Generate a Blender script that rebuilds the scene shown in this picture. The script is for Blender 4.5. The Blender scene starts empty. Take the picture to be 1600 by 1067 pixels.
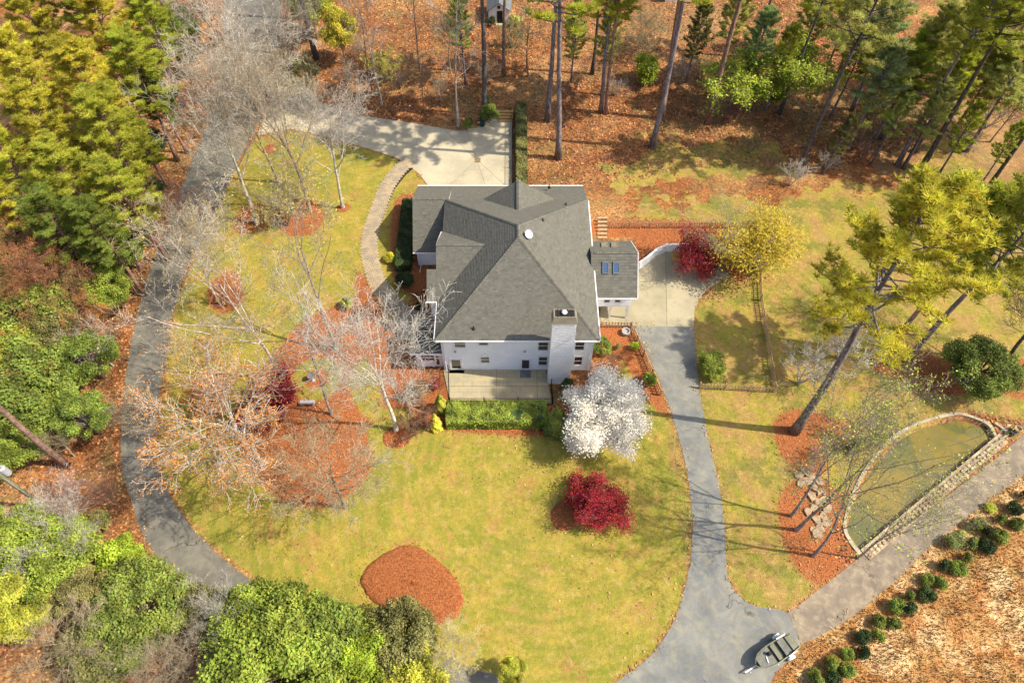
import bpy, bmesh, math, random
import numpy as np
from mathutils import Vector, Matrix
R = math.radians
C = bpy.context.scene.collection
scn = bpy.context.scene

# ------------------------------------------------------------------ camera, sky, sun, exposure
H = 62.0
TILT = R(34.67)
FPX = 1109.0
cam = bpy.data.cameras.new('camera')
camo = bpy.data.objects.new('camera', cam); C.objects.link(camo)
camo.location = (0, 0, H); camo.rotation_euler = (TILT, 0, 0)
cam.sensor_fit = 'HORIZONTAL'; cam.sensor_width = 36.0; cam.lens = 36.0 * FPX / 1600.0
cam.clip_start = 0.5; cam.clip_end = 2000
scn.camera = camo

SUN_EL, SUN_AZ = R(49), R(-8)          # the sun stands in the east, a little south; azimuth is measured from +X
w = bpy.data.worlds.new('World'); scn.world = w; w.use_nodes = True
wn = w.node_tree.nodes; wl = w.node_tree.links; wn.clear()
sky = wn.new('ShaderNodeTexSky'); sky.sky_type = 'NISHITA'; sky.sun_disc = False; sky.dust_density = 2.5; sky.air_density = 0.9
sky.sun_elevation = SUN_EL; sky.sun_rotation = R(90) - SUN_AZ
bg = wn.new('ShaderNodeBackground'); bg.inputs[1].default_value = 0.15
wo = wn.new('ShaderNodeOutputWorld'); wl.new(sky.outputs[0], bg.inputs[0]); wl.new(bg.outputs[0], wo.inputs[0])
sl = bpy.data.lights.new('sun', 'SUN'); sl.energy = 4.2; sl.angle = R(0.6); sl.color = (1.0, 0.90, 0.74)
so = bpy.data.objects.new('sun', sl); C.objects.link(so); so.location = (60, -10, 80)
sd = Vector((math.cos(SUN_AZ) * math.cos(SUN_EL), math.sin(SUN_AZ) * math.cos(SUN_EL), math.sin(SUN_EL)))
so.rotation_euler = sd.to_track_quat('Z', 'Y').to_euler()
scn.view_settings.view_transform = 'Standard'; scn.view_settings.look = 'None'
scn.view_settings.gamma = 1; scn.view_settings.use_curve_mapping = False
scn.view_settings.exposure = 0.6

# ------------------------------------------------------------------ from the photograph's pixels to the ground
ST, CT = math.sin(TILT), math.cos(TILT)
def ray(px, py):
    x, v = px - 800.0, 533.5 - py
    return (x, FPX * ST + v * CT, -FPX * CT + v * ST)
def G(px, py, h=0.0):
    d = ray(px, py); t = (h - H) / d[2]
    return (d[0] * t, d[1] * t)
def PY(px, py, Y):
    d = ray(px, py); t = Y / d[1]
    return (d[0] * t, H + d[2] * t)
def GP(pts, h=0.0): return [G(x, y, h) for x, y in pts]

# ------------------------------------------------------------------ objects
ORIG = {}
def tag(o, label=None, cat=None, group=None, kind=None):
    if label: o['label'] = label
    if cat: o['category'] = cat
    if group: o['group'] = group
    if kind: o['kind'] = kind
    return o
def empty(name, loc, label, cat, group=None):
    o = bpy.data.objects.new(name, None); C.objects.link(o); o.location = loc
    o.empty_display_size = 0.5
    ORIG[o.name] = tuple(loc); return tag(o, label, cat, group)
def mesh(name, vs, fs, mats, smooth=False):
    me = bpy.data.meshes.new(name); me.from_pydata([tuple(v) for v in vs], [], fs)
    for m in (mats if isinstance(mats, (list, tuple)) else [mats]): me.materials.append(m)
    if smooth: me.polygons.foreach_set('use_smooth', [True] * len(me.polygons))
    return me
def obj(name, vs, fs, mat, parent=None, origin=None, smooth=False, kind=None):
    """one mesh object from world coordinates"""
    o0 = ORIG.get(parent.name, (0, 0, 0)) if parent else (0, 0, 0)
    og = origin or o0
    me = mesh(name, [(v[0] - og[0], v[1] - og[1], v[2] - og[2]) for v in vs], fs, mat, smooth)
    o = bpy.data.objects.new(name, me); C.objects.link(o)
    if parent: o.parent = parent
    o.location = (og[0] - o0[0], og[1] - o0[1], og[2] - o0[2])
    ORIG[o.name] = tuple(og)
    if kind: o['kind'] = kind
    return o
def inst(name, me, parent, loc, rz=0, scale=None, kind=None):
    o = bpy.data.objects.new(name, me); C.objects.link(o); o.parent = parent
    o0 = ORIG.get(parent.name, (0, 0, 0)) if parent else (0, 0, 0)
    o.location = (loc[0] - o0[0], loc[1] - o0[1], loc[2] - o0[2]); o.rotation_euler = (0, 0, rz)
    if scale: o.scale = scale
    if kind: o['kind'] = kind
    return o
class MB:
    def __init__(s): s.v = []; s.f = []
    def add(s, vs, fs):
        n = len(s.v); s.v += [tuple(v) for v in vs]; s.f += [tuple(i + n for i in f) for f in fs]; return s
    def box(s, x0, x1, y0, y1, z0, z1):
        return s.add([(x0,y0,z0),(x1,y0,z0),(x1,y1,z0),(x0,y1,z0),(x0,y0,z1),(x1,y0,z1),(x1,y1,z1),(x0,y1,z1)],
                     [(0,3,2,1),(4,5,6,7),(0,1,5,4),(1,2,6,5),(2,3,7,6),(3,0,4,7)])
    def bar(s, a, b, wd, ht=None, up=(0, 0, 1)):
        ht = ht or wd; a = Vector(a); b = Vector(b); d = (b - a).normalized(); u = Vector(up)
        if abs(d.dot(u)) > .95: u = Vector((0, 1, 0))
        r = d.cross(u).normalized(); u = r.cross(d).normalized()
        q = [(-1,-1),(1,-1),(1,1),(-1,1)]
        vs = [p + r * (i * wd / 2) + u * (j * ht / 2) for p in (a, b) for i, j in q]
        return s.add(vs, [(0,1,2,3),(7,6,5,4),(0,4,5,1),(1,5,6,2),(2,6,7,3),(3,7,4,0)])
    def tube(s, pts, rad, n=8, cap=True):
        pts = [Vector(p) for p in pts]; base = len(s.v); k = len(pts)
        if not hasattr(rad, '__len__'): rad = [rad] * k
        for i, p in enumerate(pts):
            d = (pts[min(i+1, k-1)] - pts[max(i-1, 0)]).normalized()
            u = Vector((0,0,1)) if abs(d.z) < .9 else Vector((1,0,0))
            r = d.cross(u).normalized(); u = r.cross(d)
            for j in range(n):
                a = 2 * math.pi * j / n
                s.v.append(tuple(p + (r * math.cos(a) + u * math.sin(a)) * rad[i]))
        for i in range(k - 1):
            for j in range(n):
                a = base + i * n + j; b = base + i * n + (j + 1) % n
                s.f.append((a, b, b + n, a + n))
        if cap:
            s.f.append(tuple(base + j for j in range(n))[::-1]); s.f.append(tuple(base + (k-1)*n + j for j in range(n)))
        return s
    def lathe(s, prof, cx, cy, n=16):
        base = len(s.v)
        for r, z in prof:
            for j in range(n):
                a = 2*math.pi*j/n; s.v.append((cx + r*math.cos(a), cy + r*math.sin(a), z))
        for i in range(len(prof)-1):
            for j in range(n):
                a = base+i*n+j; b = base+i*n+(j+1)%n; s.f.append((a, b, b+n, a+n))
        s.f.append(tuple(base+(len(prof)-1)*n+j for j in range(n)))
        return s
    def prism(s, pts, z0, z1):
        n = len(pts); area = sum(pts[i][0]*pts[(i+1)%n][1]-pts[(i+1)%n][0]*pts[i][1] for i in range(n))
        if area < 0: pts = pts[::-1]
        return s.add([(x,y,z0) for x,y in pts]+[(x,y,z1) for x,y in pts],
                     [tuple(range(n))[::-1], tuple(range(n,2*n))]+[(i,(i+1)%n,n+(i+1)%n,n+i) for i in range(n)])
    def obj(s, name, mat, parent=None, **k): return obj(name, s.v, s.f, mat, parent, **k)

def clip2(poly, a, b, c):
    """keep a*x+b*y<=c"""
    out = []; n = len(poly)
    for i in range(n):
        p, q = poly[i], poly[(i+1) % n]; dp = a*p[0]+b*p[1]-c; dq = a*q[0]+b*q[1]-c
        if dp <= 0: out.append(p)
        if (dp < 0 < dq) or (dq < 0 < dp):
            t = dp/(dp-dq); out.append((p[0]+(q[0]-p[0])*t, p[1]+(q[1]-p[1])*t))
    return out
def catmull(pts, k=4, closed=True):
    n = len(pts); out = []
    for i in range(n if closed else n-1):
        p0, p1, p2, p3 = [pts[(i+j) % n] if closed else pts[min(max(i+j, 0), n-1)] for j in (-1, 0, 1, 2)]
        for s in range(k):
            t = s/k
            out.append(tuple(.5*((2*p1[a])+(-p0[a]+p2[a])*t+(2*p0[a]-5*p1[a]+4*p2[a]-p3[a])*t*t+(-p0[a]+3*p1[a]-3*p2[a]+p3[a])*t**3) for a in (0, 1)))
    if not closed: out.append(tuple(pts[-1]))
    return out

# ------------------------------------------------------------------ materials
class NT:
    def __init__(s, name):
        s.m = bpy.data.materials.new(name); s.m.use_nodes = True; s.n = s.m.node_tree.nodes; s.l = s.m.node_tree.links
        s.n.clear(); s.out = s.n.new('ShaderNodeOutputMaterial')
    def put(s, sock, v):
        if isinstance(v, bpy.types.NodeSocket): s.l.new(v, sock)
        elif isinstance(v, (tuple, list)) and len(v) == 3 and sock.type == 'RGBA': sock.default_value = (*v, 1)
        else: sock.default_value = v
    def node(s, t, **ins):
        nd = s.n.new(t)
        for k, v in ins.items(): s.put(nd.inputs[k.replace('_', ' ')], v)
        return nd
    def pos(s): return s.n.new('ShaderNodeNewGeometry').outputs['Position']
    def oco(s): return s.n.new('ShaderNodeTexCoord').outputs['Object']
    def noise(s, vec, scale, detail=3, rough=.55, dist=0):
        nd = s.node('ShaderNodeTexNoise', Vector=vec, Scale=scale, Detail=detail, Roughness=rough, Distortion=dist); return nd.outputs['Fac']
    def map(s, v, a, b, c=0., d=1., kind='SMOOTHSTEP'):
        nd = s.n.new('ShaderNodeMapRange'); nd.interpolation_type = kind
        for i, x in enumerate((v, a, b, c, d)): s.put(nd.inputs[i], x)
        return nd.outputs[0]
    def math(s, op, a, b=0.0, c=0.0):
        nd = s.n.new('ShaderNodeMath'); nd.operation = op
        s.put(nd.inputs[0], a); s.put(nd.inputs[1], b); s.put(nd.inputs[2], c); return nd.outputs[0]
    def mix(s, f, a, b, mode='MIX'):
        nd = s.n.new('ShaderNodeMix'); nd.data_type = 'RGBA'; nd.blend_type = mode
        s.put(nd.inputs[0], f); s.put(nd.inputs[6], a); s.put(nd.inputs[7], b); return nd.outputs[2]
    def attr(s, name):
        nd = s.n.new('ShaderNodeAttribute'); nd.attribute_name = name; return nd
    def scalevec(s, v, sc, rot=0):
        nd = s.n.new('ShaderNodeMapping'); s.put(nd.inputs['Vector'], v); nd.inputs['Scale'].default_value = sc
        nd.inputs['Rotation'].default_value = (0, 0, rot); return nd.outputs[0]
    def finish(s, col, rough=.9, bump=None, bs=.3, bd=.05, spec=.3, metal=0, trans=0, **kw):
        p = s.node('ShaderNodeBsdfPrincipled'); s.put(p.inputs['Base Color'], col); s.put(p.inputs['Roughness'], rough)
        p.inputs['Specular IOR Level'].default_value = spec; p.inputs['Metallic'].default_value = metal
        for k, v in kw.items(): s.put(p.inputs[k.replace('_', ' ')], v)
        if bump is not None:
            b = s.node('ShaderNodeBump', Height=bump); b.inputs['Strength'].default_value = bs; b.inputs['Distance'].default_value = bd
            s.l.new(b.outputs[0], p.inputs['Normal'])
        o = p.outputs[0]
        if trans:
            t = s.node('ShaderNodeBsdfTranslucent'); s.put(t.inputs[0], col)
            mx = s.n.new('ShaderNodeMixShader'); mx.inputs[0].default_value = trans
            s.l.new(o, mx.inputs[1]); s.l.new(t.outputs[0], mx.inputs[2]); o = mx.outputs[0]
        s.l.new(o, s.out.inputs[0]); return s.m

def simple(name, c1, c2=None, scale=3, rough=.8, bs=.2, fine=30, spec=.3, metal=0, obj_space=False):
    t = NT(name); p = t.oco() if obj_space else t.pos(); c2 = c2 or tuple(x*.8 for x in c1)
    f = t.map(t.noise(p, scale, 4), .35, .65); g = t.noise(p, fine, 3)
    col = t.mix(f, c1, c2); col = t.mix(.5, col, t.mix(g, (.6,.6,.6), (1.4,1.4,1.4)), 'MULTIPLY')
    return t.finish(col, rough, g, bs, .02, spec, metal)
def foliage(name, tr=.25, lo=.62, hi=1.35, big=.7):
    """tint comes from each plant's own colour"""
    t = NT(name); oi = t.n.new('ShaderNodeObjectInfo'); p = t.pos()
    a = t.noise(p, big, 2); b = t.noise(p, 9, 2)
    k = t.math('MULTIPLY', t.map(a, .3, .7, lo, hi), t.map(b, .25, .75, .7, 1.3))
    hs = t.node('ShaderNodeHueSaturation', Color=oi.outputs['Color'], Value=k)
    t.put(hs.inputs['Hue'], t.map(t.noise(p, 1.6, 2), .3, .7, .485, .515))
    return t.finish(hs.outputs[0], .6, None, spec=.25, trans=tr)
def barkmat(name, stripes=True):
    t = NT(name); oi = t.n.new('ShaderNodeObjectInfo'); p = t.oco()
    v = t.scalevec(p, (1, 1, .25)) if stripes else p
    a = t.noise(v, 9, 4, .6); b = t.noise(p, 1.5, 2)
    k = t.math('MULTIPLY', t.map(a, .3, .7, .5, 1.45), t.map(b, .3, .7, .75, 1.25))
    hs = t.node('ShaderNodeHueSaturation', Color=oi.outputs['Color'], Value=k)
    return t.finish(hs.outputs[0], .9, a, .8, .05)
M = {}
M['leaf'] = foliage('leaf', .25, .52, 1.42); M['needle'] = foliage('needle', .4, .75, 1.3, .5)
M['petal'] = foliage('petal', .3, .85, 1.1, 1.0); M['bark'] = barkmat('bark'); M['twig'] = barkmat('twig', False)
M['white'] = simple('white_paint', (.86,.87,.88), (.80,.81,.82), 1.2, .6, .1)
M['trim'] = simple('white_trim', (.82,.82,.82), (.74,.74,.73), 3, .5, .05)
M['wood'] = simple('weathered_wood', (.40,.26,.14), (.58,.42,.24), 4, .9, .5, 25)
M['newwood'] = simple('pale_wood', (.55,.33,.12), (.42,.24,.09), 4, .8, .4, 25)
M['polewood'] = simple('treated_pole_wood', (.24,.24,.14), (.15,.13,.07), 3, .9, .5, 25)
M['iron'] = simple('black_iron', (.02,.02,.022), None, 3, .5, .1)
M['metal'] = simple('galvanised', (.55,.56,.58), (.45,.46,.48), 2, .4, .1, metal=.3)
M['cap'] = simple('painted_flashing', (.30,.27,.19), (.24,.21,.15), 2, .5, .1)
M['dark'] = simple('dark_opening', (.025,.022,.02))
M['stone'] = simple('field_stone', (.42,.31,.19), (.28,.20,.13), 2.5, .9, .9, 14)
M['stone2'] = simple('pale_stone', (.54,.44,.28), (.38,.30,.19), 1.6, .9, .7, 16)
M['planter'] = simple('grey_planter', (.4,.4,.38), (.3,.3,.3), 3)
M['rubber'] = simple('rubber', (.03,.03,.03)); M['bin'] = simple('green_plastic', (.02,.05,.05), None, 3, .5)
M['brick'] = simple('paver', (.46,.36,.22), (.33,.27,.19), 1.2, .9, .4, 18)
M['redtin'] = simple('red_cloth', (.6,.08,.06)); M['boat'] = simple('olive_hull', (.20,.20,.12), (.15,.155,.10), 2, .45, .05)
M['boatin'] = simple('boat_carpet', (.19,.19,.16), (.14,.145,.12), 3, .9, .3)
M['curb'] = simple('cream_concrete', (.48,.41,.27), (.33,.27,.18), 1.5, .9, .6, 12)
M['steelroof'] = simple('grey_roofing', (.16,.17,.18), (.12,.13,.13), 2)
def glass(name, col, rough=.08):
    t = NT(name); return t.finish(col, rough, None, spec=.8, Coat_Weight=.6)
M['glass'] = glass('window_glass', (.035,.035,.03)); M['skyglass'] = glass('skylight_glass', (.05,.10,.20), .05)

def mk_siding():
    t = NT('lap_siding'); p = t.pos()
    n = t.noise(p, .8, 3); g = t.noise(t.scalevec(p, (3, 3, 20)), 4, 2)
    col = t.mix(t.map(n, .35, .65), (.89,.90,.91), (.83,.84,.86)); return t.finish(col, .6, g, .15, .01)
M['siding'] = mk_siding()
def mk_brickpaint():
    t = NT('painted_brick'); p = t.pos()
    n = t.noise(p, 1.2, 3); g = t.noise(t.scalevec(p, (6, 6, 14)), 2.5, 3)
    col = t.mix(t.map(n, .3, .7), (.89,.90,.90), (.81,.82,.84)); return t.finish(col, .7, g, .3, .02)
M['pbrick'] = mk_brickpaint()
def mk_shingle():
    t = NT('asphalt_shingle'); p = t.pos(); at = t.attr('tone')
    n = t.noise(p, .35, 3); g = t.noise(p, 26, 2)
    base = t.mix(at.outputs['Fac'], (.10,.098,.082), (.17,.165,.137))
    base = t.mix(t.map(n, .35, .65, 0, .3), base, (.145,.138,.108))
    base = t.mix(.6, base, t.mix(g, (.6,.6,.6), (1.4,1.4,1.4)), 'MULTIPLY')
    return t.finish(base, .95, g, .5, .01, .2)
M['shingle'] = mk_shingle()
def mk_asphalt(name, c1, c2, c3):
    t = NT(name); p = t.pos()
    a = t.map(t.noise(p, .22, 4, .6, .6), .35, .65); b = t.map(t.noise(p, 1.1, 4, .65), .42, .72); g = t.noise(p, 40, 2)
    col = t.mix(a, c1, c2); col = t.mix(t.math('MULTIPLY', b, .55), col, c3)
    vo = t.n.new('ShaderNodeTexVoronoi'); vo.feature = 'DISTANCE_TO_EDGE'; vo.inputs['Scale'].default_value = .16
    wv = t.mix(.12, p, t.node('ShaderNodeTexNoise', Vector=p, Scale=1.3, Detail=4.).outputs['Color'], 'ADD')
    mm = t.n.new('ShaderNodeVectorMath'); mm.operation = 'MULTIPLY_ADD'
    t.put(mm.inputs[0], t.node('ShaderNodeTexNoise', Vector=p, Scale=.7, Detail=5.).outputs['Color'])
    mm.inputs[1].default_value = (3, 3, 0); t.put(mm.inputs[2], p); t.put(vo.inputs['Vector'], mm.outputs[0])
    cr = t.map(vo.outputs['Distance'], .0, .006, 1, 0)
    cr = t.math('MULTIPLY', cr, t.map(t.noise(p, .3, 2), .48, .6))
    col = t.mix(cr, col, tuple(x*.35 for x in c1))
    col = t.mix(.5, col, t.mix(t.map(t.noise(p, .6, 6, .75, .8), .35, .65), (.7,.7,.72), (1.25,1.25,1.2)), 'MULTIPLY')
    col = t.mix(.55, col, t.mix(g, (.5,.5,.5), (1.5,1.5,1.5)), 'MULTIPLY')
    return t.finish(col, .92, g, .4, .01)
M['asphalt'] = mk_asphalt('asphalt', (.145,.135,.115), (.20,.19,.15), (.10,.096,.09))
M['asphalt2'] = mk_asphalt('old_asphalt', (.225,.225,.20), (.17,.178,.172), (.30,.27,.18))
M['roadcon'] = mk_asphalt('road_concrete', (.25,.20,.145), (.17,.14,.11), (.44,.36,.23))
def mk_concrete(name, c1, c2, c3):
    t = NT(name); p = t.pos()
    a = t.map(t.noise(p, .35, 4, .6), .35, .65); b = t.map(t.noise(p, 2.2, 4, .7, .5), .5, .75); g = t.noise(p, 25, 3)
    oi = t.n.new('ShaderNodeObjectInfo')
    col = t.mix(a, c1, c2); col = t.mix(t.math('MULTIPLY', b, .6), col, c3)
    col = t.mix(1., col, t.mix(oi.outputs['Random'], (.93,.93,.93), (1.05,1.05,1.05)), 'MULTIPLY')
    col = t.mix(.5, col, t.mix(g, (.75,.75,.75), (1.25,1.25,1.25)), 'MULTIPLY')
    return t.finish(col, .9, g, .3, .01)
M['concrete'] = mk_concrete('concrete', (.50,.44,.30), (.40,.355,.25), (.31,.28,.20))
M['concrete2'] = mk_concrete('stained_concrete', (.40,.355,.23), (.32,.285,.19), (.23,.215,.16))
def mk_patio():
    t = NT('stamped_patio'); p = t.pos()
    br = t.n.new('ShaderNodeTexBrick'); t.put(br.inputs['Vector'], p)
    for k, v in (('Scale', 1.), ('Mortar Size', .018), ('Brick Width', .9), ('Row Height', .6)): br.inputs[k].default_value = v
    br.inputs['Color1'].default_value = (.42,.36,.23,1); br.inputs['Color2'].default_value = (.33,.30,.21,1); br.inputs['Mortar'].default_value = (.25,.23,.17,1)
    a = t.noise(p, 1.3, 4, .65); g = t.noise(p, 12, 3)
    col = t.mix(t.map(a, .4, .65, 0, .7), br.outputs['Color'], (.45,.37,.2)); col = t.mix(.5, col, t.mix(g, (.7,.7,.7), (1.3,1.3,1.3)), 'MULTIPLY')
    return t.finish(col, .85, g, .3, .01)
M['patio'] = mk_patio()
def straw_tex(t, p, c1, c2, c3, sc=1.):
    g1 = t.noise(t.scalevec(p, (1, 5, 1), .6), 3.2*sc, 4, .7, .8); g2 = t.noise(t.scalevec(p, (5, 1, 1), -.5), 3.2*sc, 4, .7, .8)
    f = t.math('MAXIMUM', g1, g2); a = t.noise(p, .45, 4, .6)
    col = t.mix(t.map(f, .42, .72), c1, c2); col = t.mix(t.map(a, .38, .66, 0, .75), col, c3)
    k = t.noise(p, 7*sc, 3, .7)
    col = t.mix(.8, col, t.mix(t.map(k, .3, .7), (.45,.45,.45), (1.5,1.5,1.5)), 'MULTIPLY')
    return col, t.math('ADD', f, k)
def mk_straw(name, c1, c2, c3):
    t = NT(name); col, b = straw_tex(t, t.pos(), c1, c2, c3); return t.finish(col, .95, b, 1., .12, .1)
STRAW = ((.29,.09,.032), (.50,.19,.068), (.37,.13,.048))
M['straw'] = mk_straw('pine_straw', *STRAW)
def mk_ground():
    t = NT('ground_cover'); p = t.pos()
    at = {k: t.attr(k).outputs['Fac'] for k in ('lawn', 'mulch', 'field', 'dirt')}
    cx0_, cy0_ = G(850, 735)
    n_big = t.noise(p, .09, 3); n_mid = t.noise(p, .45, 4, .6); n_f = t.noise(p, 2.6, 4, .65); n_ff = t.noise(p, 14, 3, .7)
    # leaf litter
    vo = t.n.new('ShaderNodeTexVoronoi'); t.put(vo.inputs['Vector'], p); vo.inputs['Scale'].default_value = 6.5
    vo2 = t.n.new('ShaderNodeTexVoronoi'); t.put(vo2.inputs['Vector'], p); vo2.inputs['Scale'].default_value = 2.6
    litter = t.mix(t.map(n_mid, .35, .65), (.36,.15,.055), (.20,.085,.038))
    litter = t.mix(t.map(n_big, .45, .62, 0, .65), litter, (.46,.27,.115))
    sp = t.node('ShaderNodeSeparateColor', Color=vo.outputs['Color']); sp2 = t.node('ShaderNodeSeparateColor', Color=vo2.outputs['Color'])
    litter = t.mix(.75, litter, t.mix(sp.outputs[0], (.4,.36,.34), (1.55,1.5,1.4)), 'MULTIPLY')
    litter = t.mix(.35, litter, t.mix(sp2.outputs[1], (.5,.5,.5), (1.4,1.4,1.3)), 'MULTIPLY')
    litter = t.mix(t.map(t.noise(p, .16, 5, .7, 1.), .52, .64, 0, .6), litter, (.20,.17,.06))
    litter = t.mix(t.map(t.noise(p, .31, 5, .7, .5), .54, .66, 0, .6), litter, (.15,.085,.05))
    litter = t.mix(.5, litter, t.mix(t.map(n_f, .3, .7), (.6,.6,.6), (1.4,1.4,1.35)), 'MULTIPLY')
    # lawn
    ln = t.mix(t.map(n_mid, .36, .62), (.39,.30,.058), (.27,.255,.040))
    ln = t.mix(t.map(n_big, .48, .62, 0, .6), ln, (.215,.225,.038))
    br = t.noise(p, .3, 5, .72, .4)
    ln = t.mix(t.map(br, .53, .66, 0, .8), ln, (.38,.21,.075))
    sb = t.n.new('ShaderNodeVectorMath'); sb.operation = 'SUBTRACT'; t.put(sb.inputs[0], p); sb.inputs[1].default_value = (cx0_, cy0_, 0)
    sx = t.node('ShaderNodeSeparateXYZ', Vector=sb.outputs[0]); an = t.math('ARCTAN2', sx.outputs[1], sx.outputs[0])
    rd = t.math('SQRT', t.math('ADD', t.math('MULTIPLY', sx.outputs[0], sx.outputs[0]), t.math('MULTIPLY', sx.outputs[1], sx.outputs[1])))
    cv = t.node('ShaderNodeCombineXYZ', X=t.math('MULTIPLY', rd, 1.5), Y=t.math('MULTIPLY', an, 2.6)); st_ = t.noise(cv.outputs[0], 1.0, 5, .68)
    ln = t.mix(t.map(st_, .50, .70, 0, .65), ln, (.40,.25,.085)); ln = t.mix(t.map(st_, .46, .32, 0, .5), ln, (.20,.235,.04))
    ea = t.attr('east').outputs['Fac']
    ln = t.mix(t.math('MULTIPLY', ea, t.map(t.noise(p, .42, 5, .7), .42, .6)), ln, (.37,.235,.085))
    ln = t.mix(t.math('MULTIPLY', ea, t.map(t.noise(p, .2, 4, .7), .5, .62, 0, .7)), ln, (.16,.17,.04))
    ln = t.mix(t.map(t.noise(p, 1.1, 5, .7), .5, .66, 0, .6), ln, (.46,.33,.12))
    ln = t.mix(t.map(t.noise(p, 1.9, 5, .7), .56, .66, 0, .45), ln, (.20,.21,.045))
    # mowing rings on the round front lawn
    cx, cy = G(850, 735); vs = t.n.new('ShaderNodeVectorMath'); vs.operation = 'DISTANCE'; t.put(vs.inputs[0], p); vs.inputs[1].default_value = (cx, cy, 0)
    ring = t.math('SINE', t.math('ADD', t.math('MULTIPLY', vs.outputs['Value'], 5.6), t.math('MULTIPLY', n_mid, 9)))
    ringf = t.math('MULTIPLY', t.map(vs.outputs['Value'], 3, 9), t.map(n_big, .35, .6, .3, 1))
    ln = t.mix(t.math('MULTIPLY', ringf, .45), ln, t.mix(t.map(ring, -1, 1), (.84,.9,.82), (1.12,1.07,1.08)), 'MULTIPLY')
    ln = t.mix(.75, ln, t.mix(t.map(n_ff, .25, .75), (.55,.58,.5), (1.45,1.42,1.4)), 'MULTIPLY')
    ln = t.mix(.5, ln, t.mix(t.map(n_f, .3, .7), (.72,.76,.7), (1.25,1.2,1.2)), 'MULTIPLY')
    # dry field
    fd = t.mix(t.map(t.noise(p, .55, 5, .7), .4, .6), (.42,.20,.07), (.52,.33,.13))
    fd = t.mix(t.map(t.noise(p, .28, 5, .7), .48, .6), fd, (.72,.52,.27))
    fd = t.mix(t.map(t.noise(p, 1.4, 4, .7), .56, .68, 0, .6), fd, (.19,.17,.045))
    fd = t.mix(.8, fd, t.mix(t.map(n_ff, .25, .75), (.5,.48,.46), (1.5,1.45,1.4)), 'MULTIPLY')
    mu, mb = straw_tex(t, p, *STRAW)
    col = litter
    dz = t.math('MULTIPLY', t.math('SUBTRACT', n_mid, .5), 10)
    col = t.mix(t.map(t.math('ADD', at['dirt'], dz), -1, 1), col, t.mix(.6, t.mix(t.map(n_f, .4, .6), (.42,.29,.14), (.27,.2,.09)), litter))
    edge = t.math('MULTIPLY', t.math('SUBTRACT', n_f, .5), 1.6); eb = t.math('MULTIPLY', t.math('SUBTRACT', n_mid, .5), 3.)
    wob = t.math('MULTIPLY', t.attr('soft').outputs['Fac'], t.math('SUBTRACT', t.noise(p, .13, 5, .7), .5))
    col = t.mix(t.map(t.math('ADD', at['lawn'], t.math('ADD', edge, t.math('MULTIPLY', wob, 26))), -.25, .35), col, ln)
    col = t.mix(t.map(t.math('ADD', at['field'], t.math('ADD', edge, eb)), -.5, .5), col, fd)
    mu = t.mix(t.map(t.noise(p, .5, 5, .7), .50, .66, 0, .55), mu, litter)
    col = t.mix(t.map(t.math('ADD', at['mulch'], t.math('ADD', t.math('MULTIPLY', edge, .9), t.math('MULTIPLY', t.math('SUBTRACT', n_ff, .5), .7))), -.18, .2), col, mu)
    h = t.math('ADD', t.math('ADD', n_f, n_ff), t.math('MULTIPLY', sp.outputs[0], .5))
    return t.finish(col, .95, h, .9, .07, .1)
M['ground'] = mk_ground()
def mk_water():
    t = NT('pond_water'); p = t.pos()
    a = t.map(t.noise(p, .25, 4, .6, 1.), .35, .65); b = t.noise(p, 1.1, 4, .6)
    col = t.mix(a, (.23,.17,.035), (.12,.125,.045)); col = t.mix(t.map(b, .5, .75, 0, .2), col, (.26,.19,.06))
    return t.finish(col, .04, t.noise(p, 3, 2), .05, .02, .5)
M['water'] = mk_water()

# ------------------------------------------------------------------ ground zones (traced on the ground)
def sdf(P, poly):
    """signed distance, positive inside"""
    x, y = P[:, 0], P[:, 1]; d = np.full(len(x), 1e9); ins = np.zeros(len(x), bool); n = len(poly)
    for i in range(n):
        ax, ay = poly[i]; bx, by = poly[(i+1) % n]; ex, ey = bx-ax, by-ay; L = ex*ex+ey*ey+1e-12
        t = np.clip(((x-ax)*ex+(y-ay)*ey)/L, 0, 1); d = np.minimum(d, (x-ax-ex*t)**2+(y-ay-ey*t)**2)
        c = ((ay > y) != (by > y)) & (x < (bx-ax)*(y-ay)/((by-ay) if abs(by-ay) > 1e-9 else 1e-9)+ax); ins ^= c
    d = np.sqrt(d); return np.where(ins, d, -d)
def circ(P, c, r): return r - np.hypot(P[:, 0]-c[0], P[:, 1]-c[1])

LAWN_IN = [(400,215),(455,205),(560,230),(620,248),(640,262),(670,290),(645,300),(640,480),(650,600),(700,660),(860,680),(900,640),(960,600),(985,530),(1030,600),(1070,720),(1082,800),(1080,870),(1062,950),(1020,1020),(940,1080),(850,1090),(700,1032),(560,985),(420,920),(310,835),(250,740),(248,680),(263,540),(275,470),(320,370),(370,260)]
LAWN_E = [(1600,330),(1700,500),(1640,660),(1500,640),(1380,700),(1300,800),(1300,900),(1225,955),(1170,945),(1132,900),(1120,740),(1085,600),(1085,485),(1120,440),(1160,420),(1150,350),(950,345),(935,325),(1000,325),(1080,300),(1250,300),(1400,285),(1500,240)]
POND = catmull(GP([(1556,683),(1535,660),(1500,650),(1465,656),(1420,672),(1385,698),(1348,745),(1325,800),(1322,832),(1345,862),(1400,815),(1480,748)]), 5)
FIELD = [(1210,1067),(1255,1010),(1310,980),(1400,905),(1500,818),(1600,742),(1800,600),(2100,700),(1700,1300),(1180,1300)]
BED_ISL = [(500,488),(545,478),(590,525),(625,560),(690,600),(700,645),(650,668),(610,650),(575,672),(578,735),(520,790),(450,785),(405,752),(372,700),(380,660),(402,600),(430,555),(462,512)]
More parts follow.
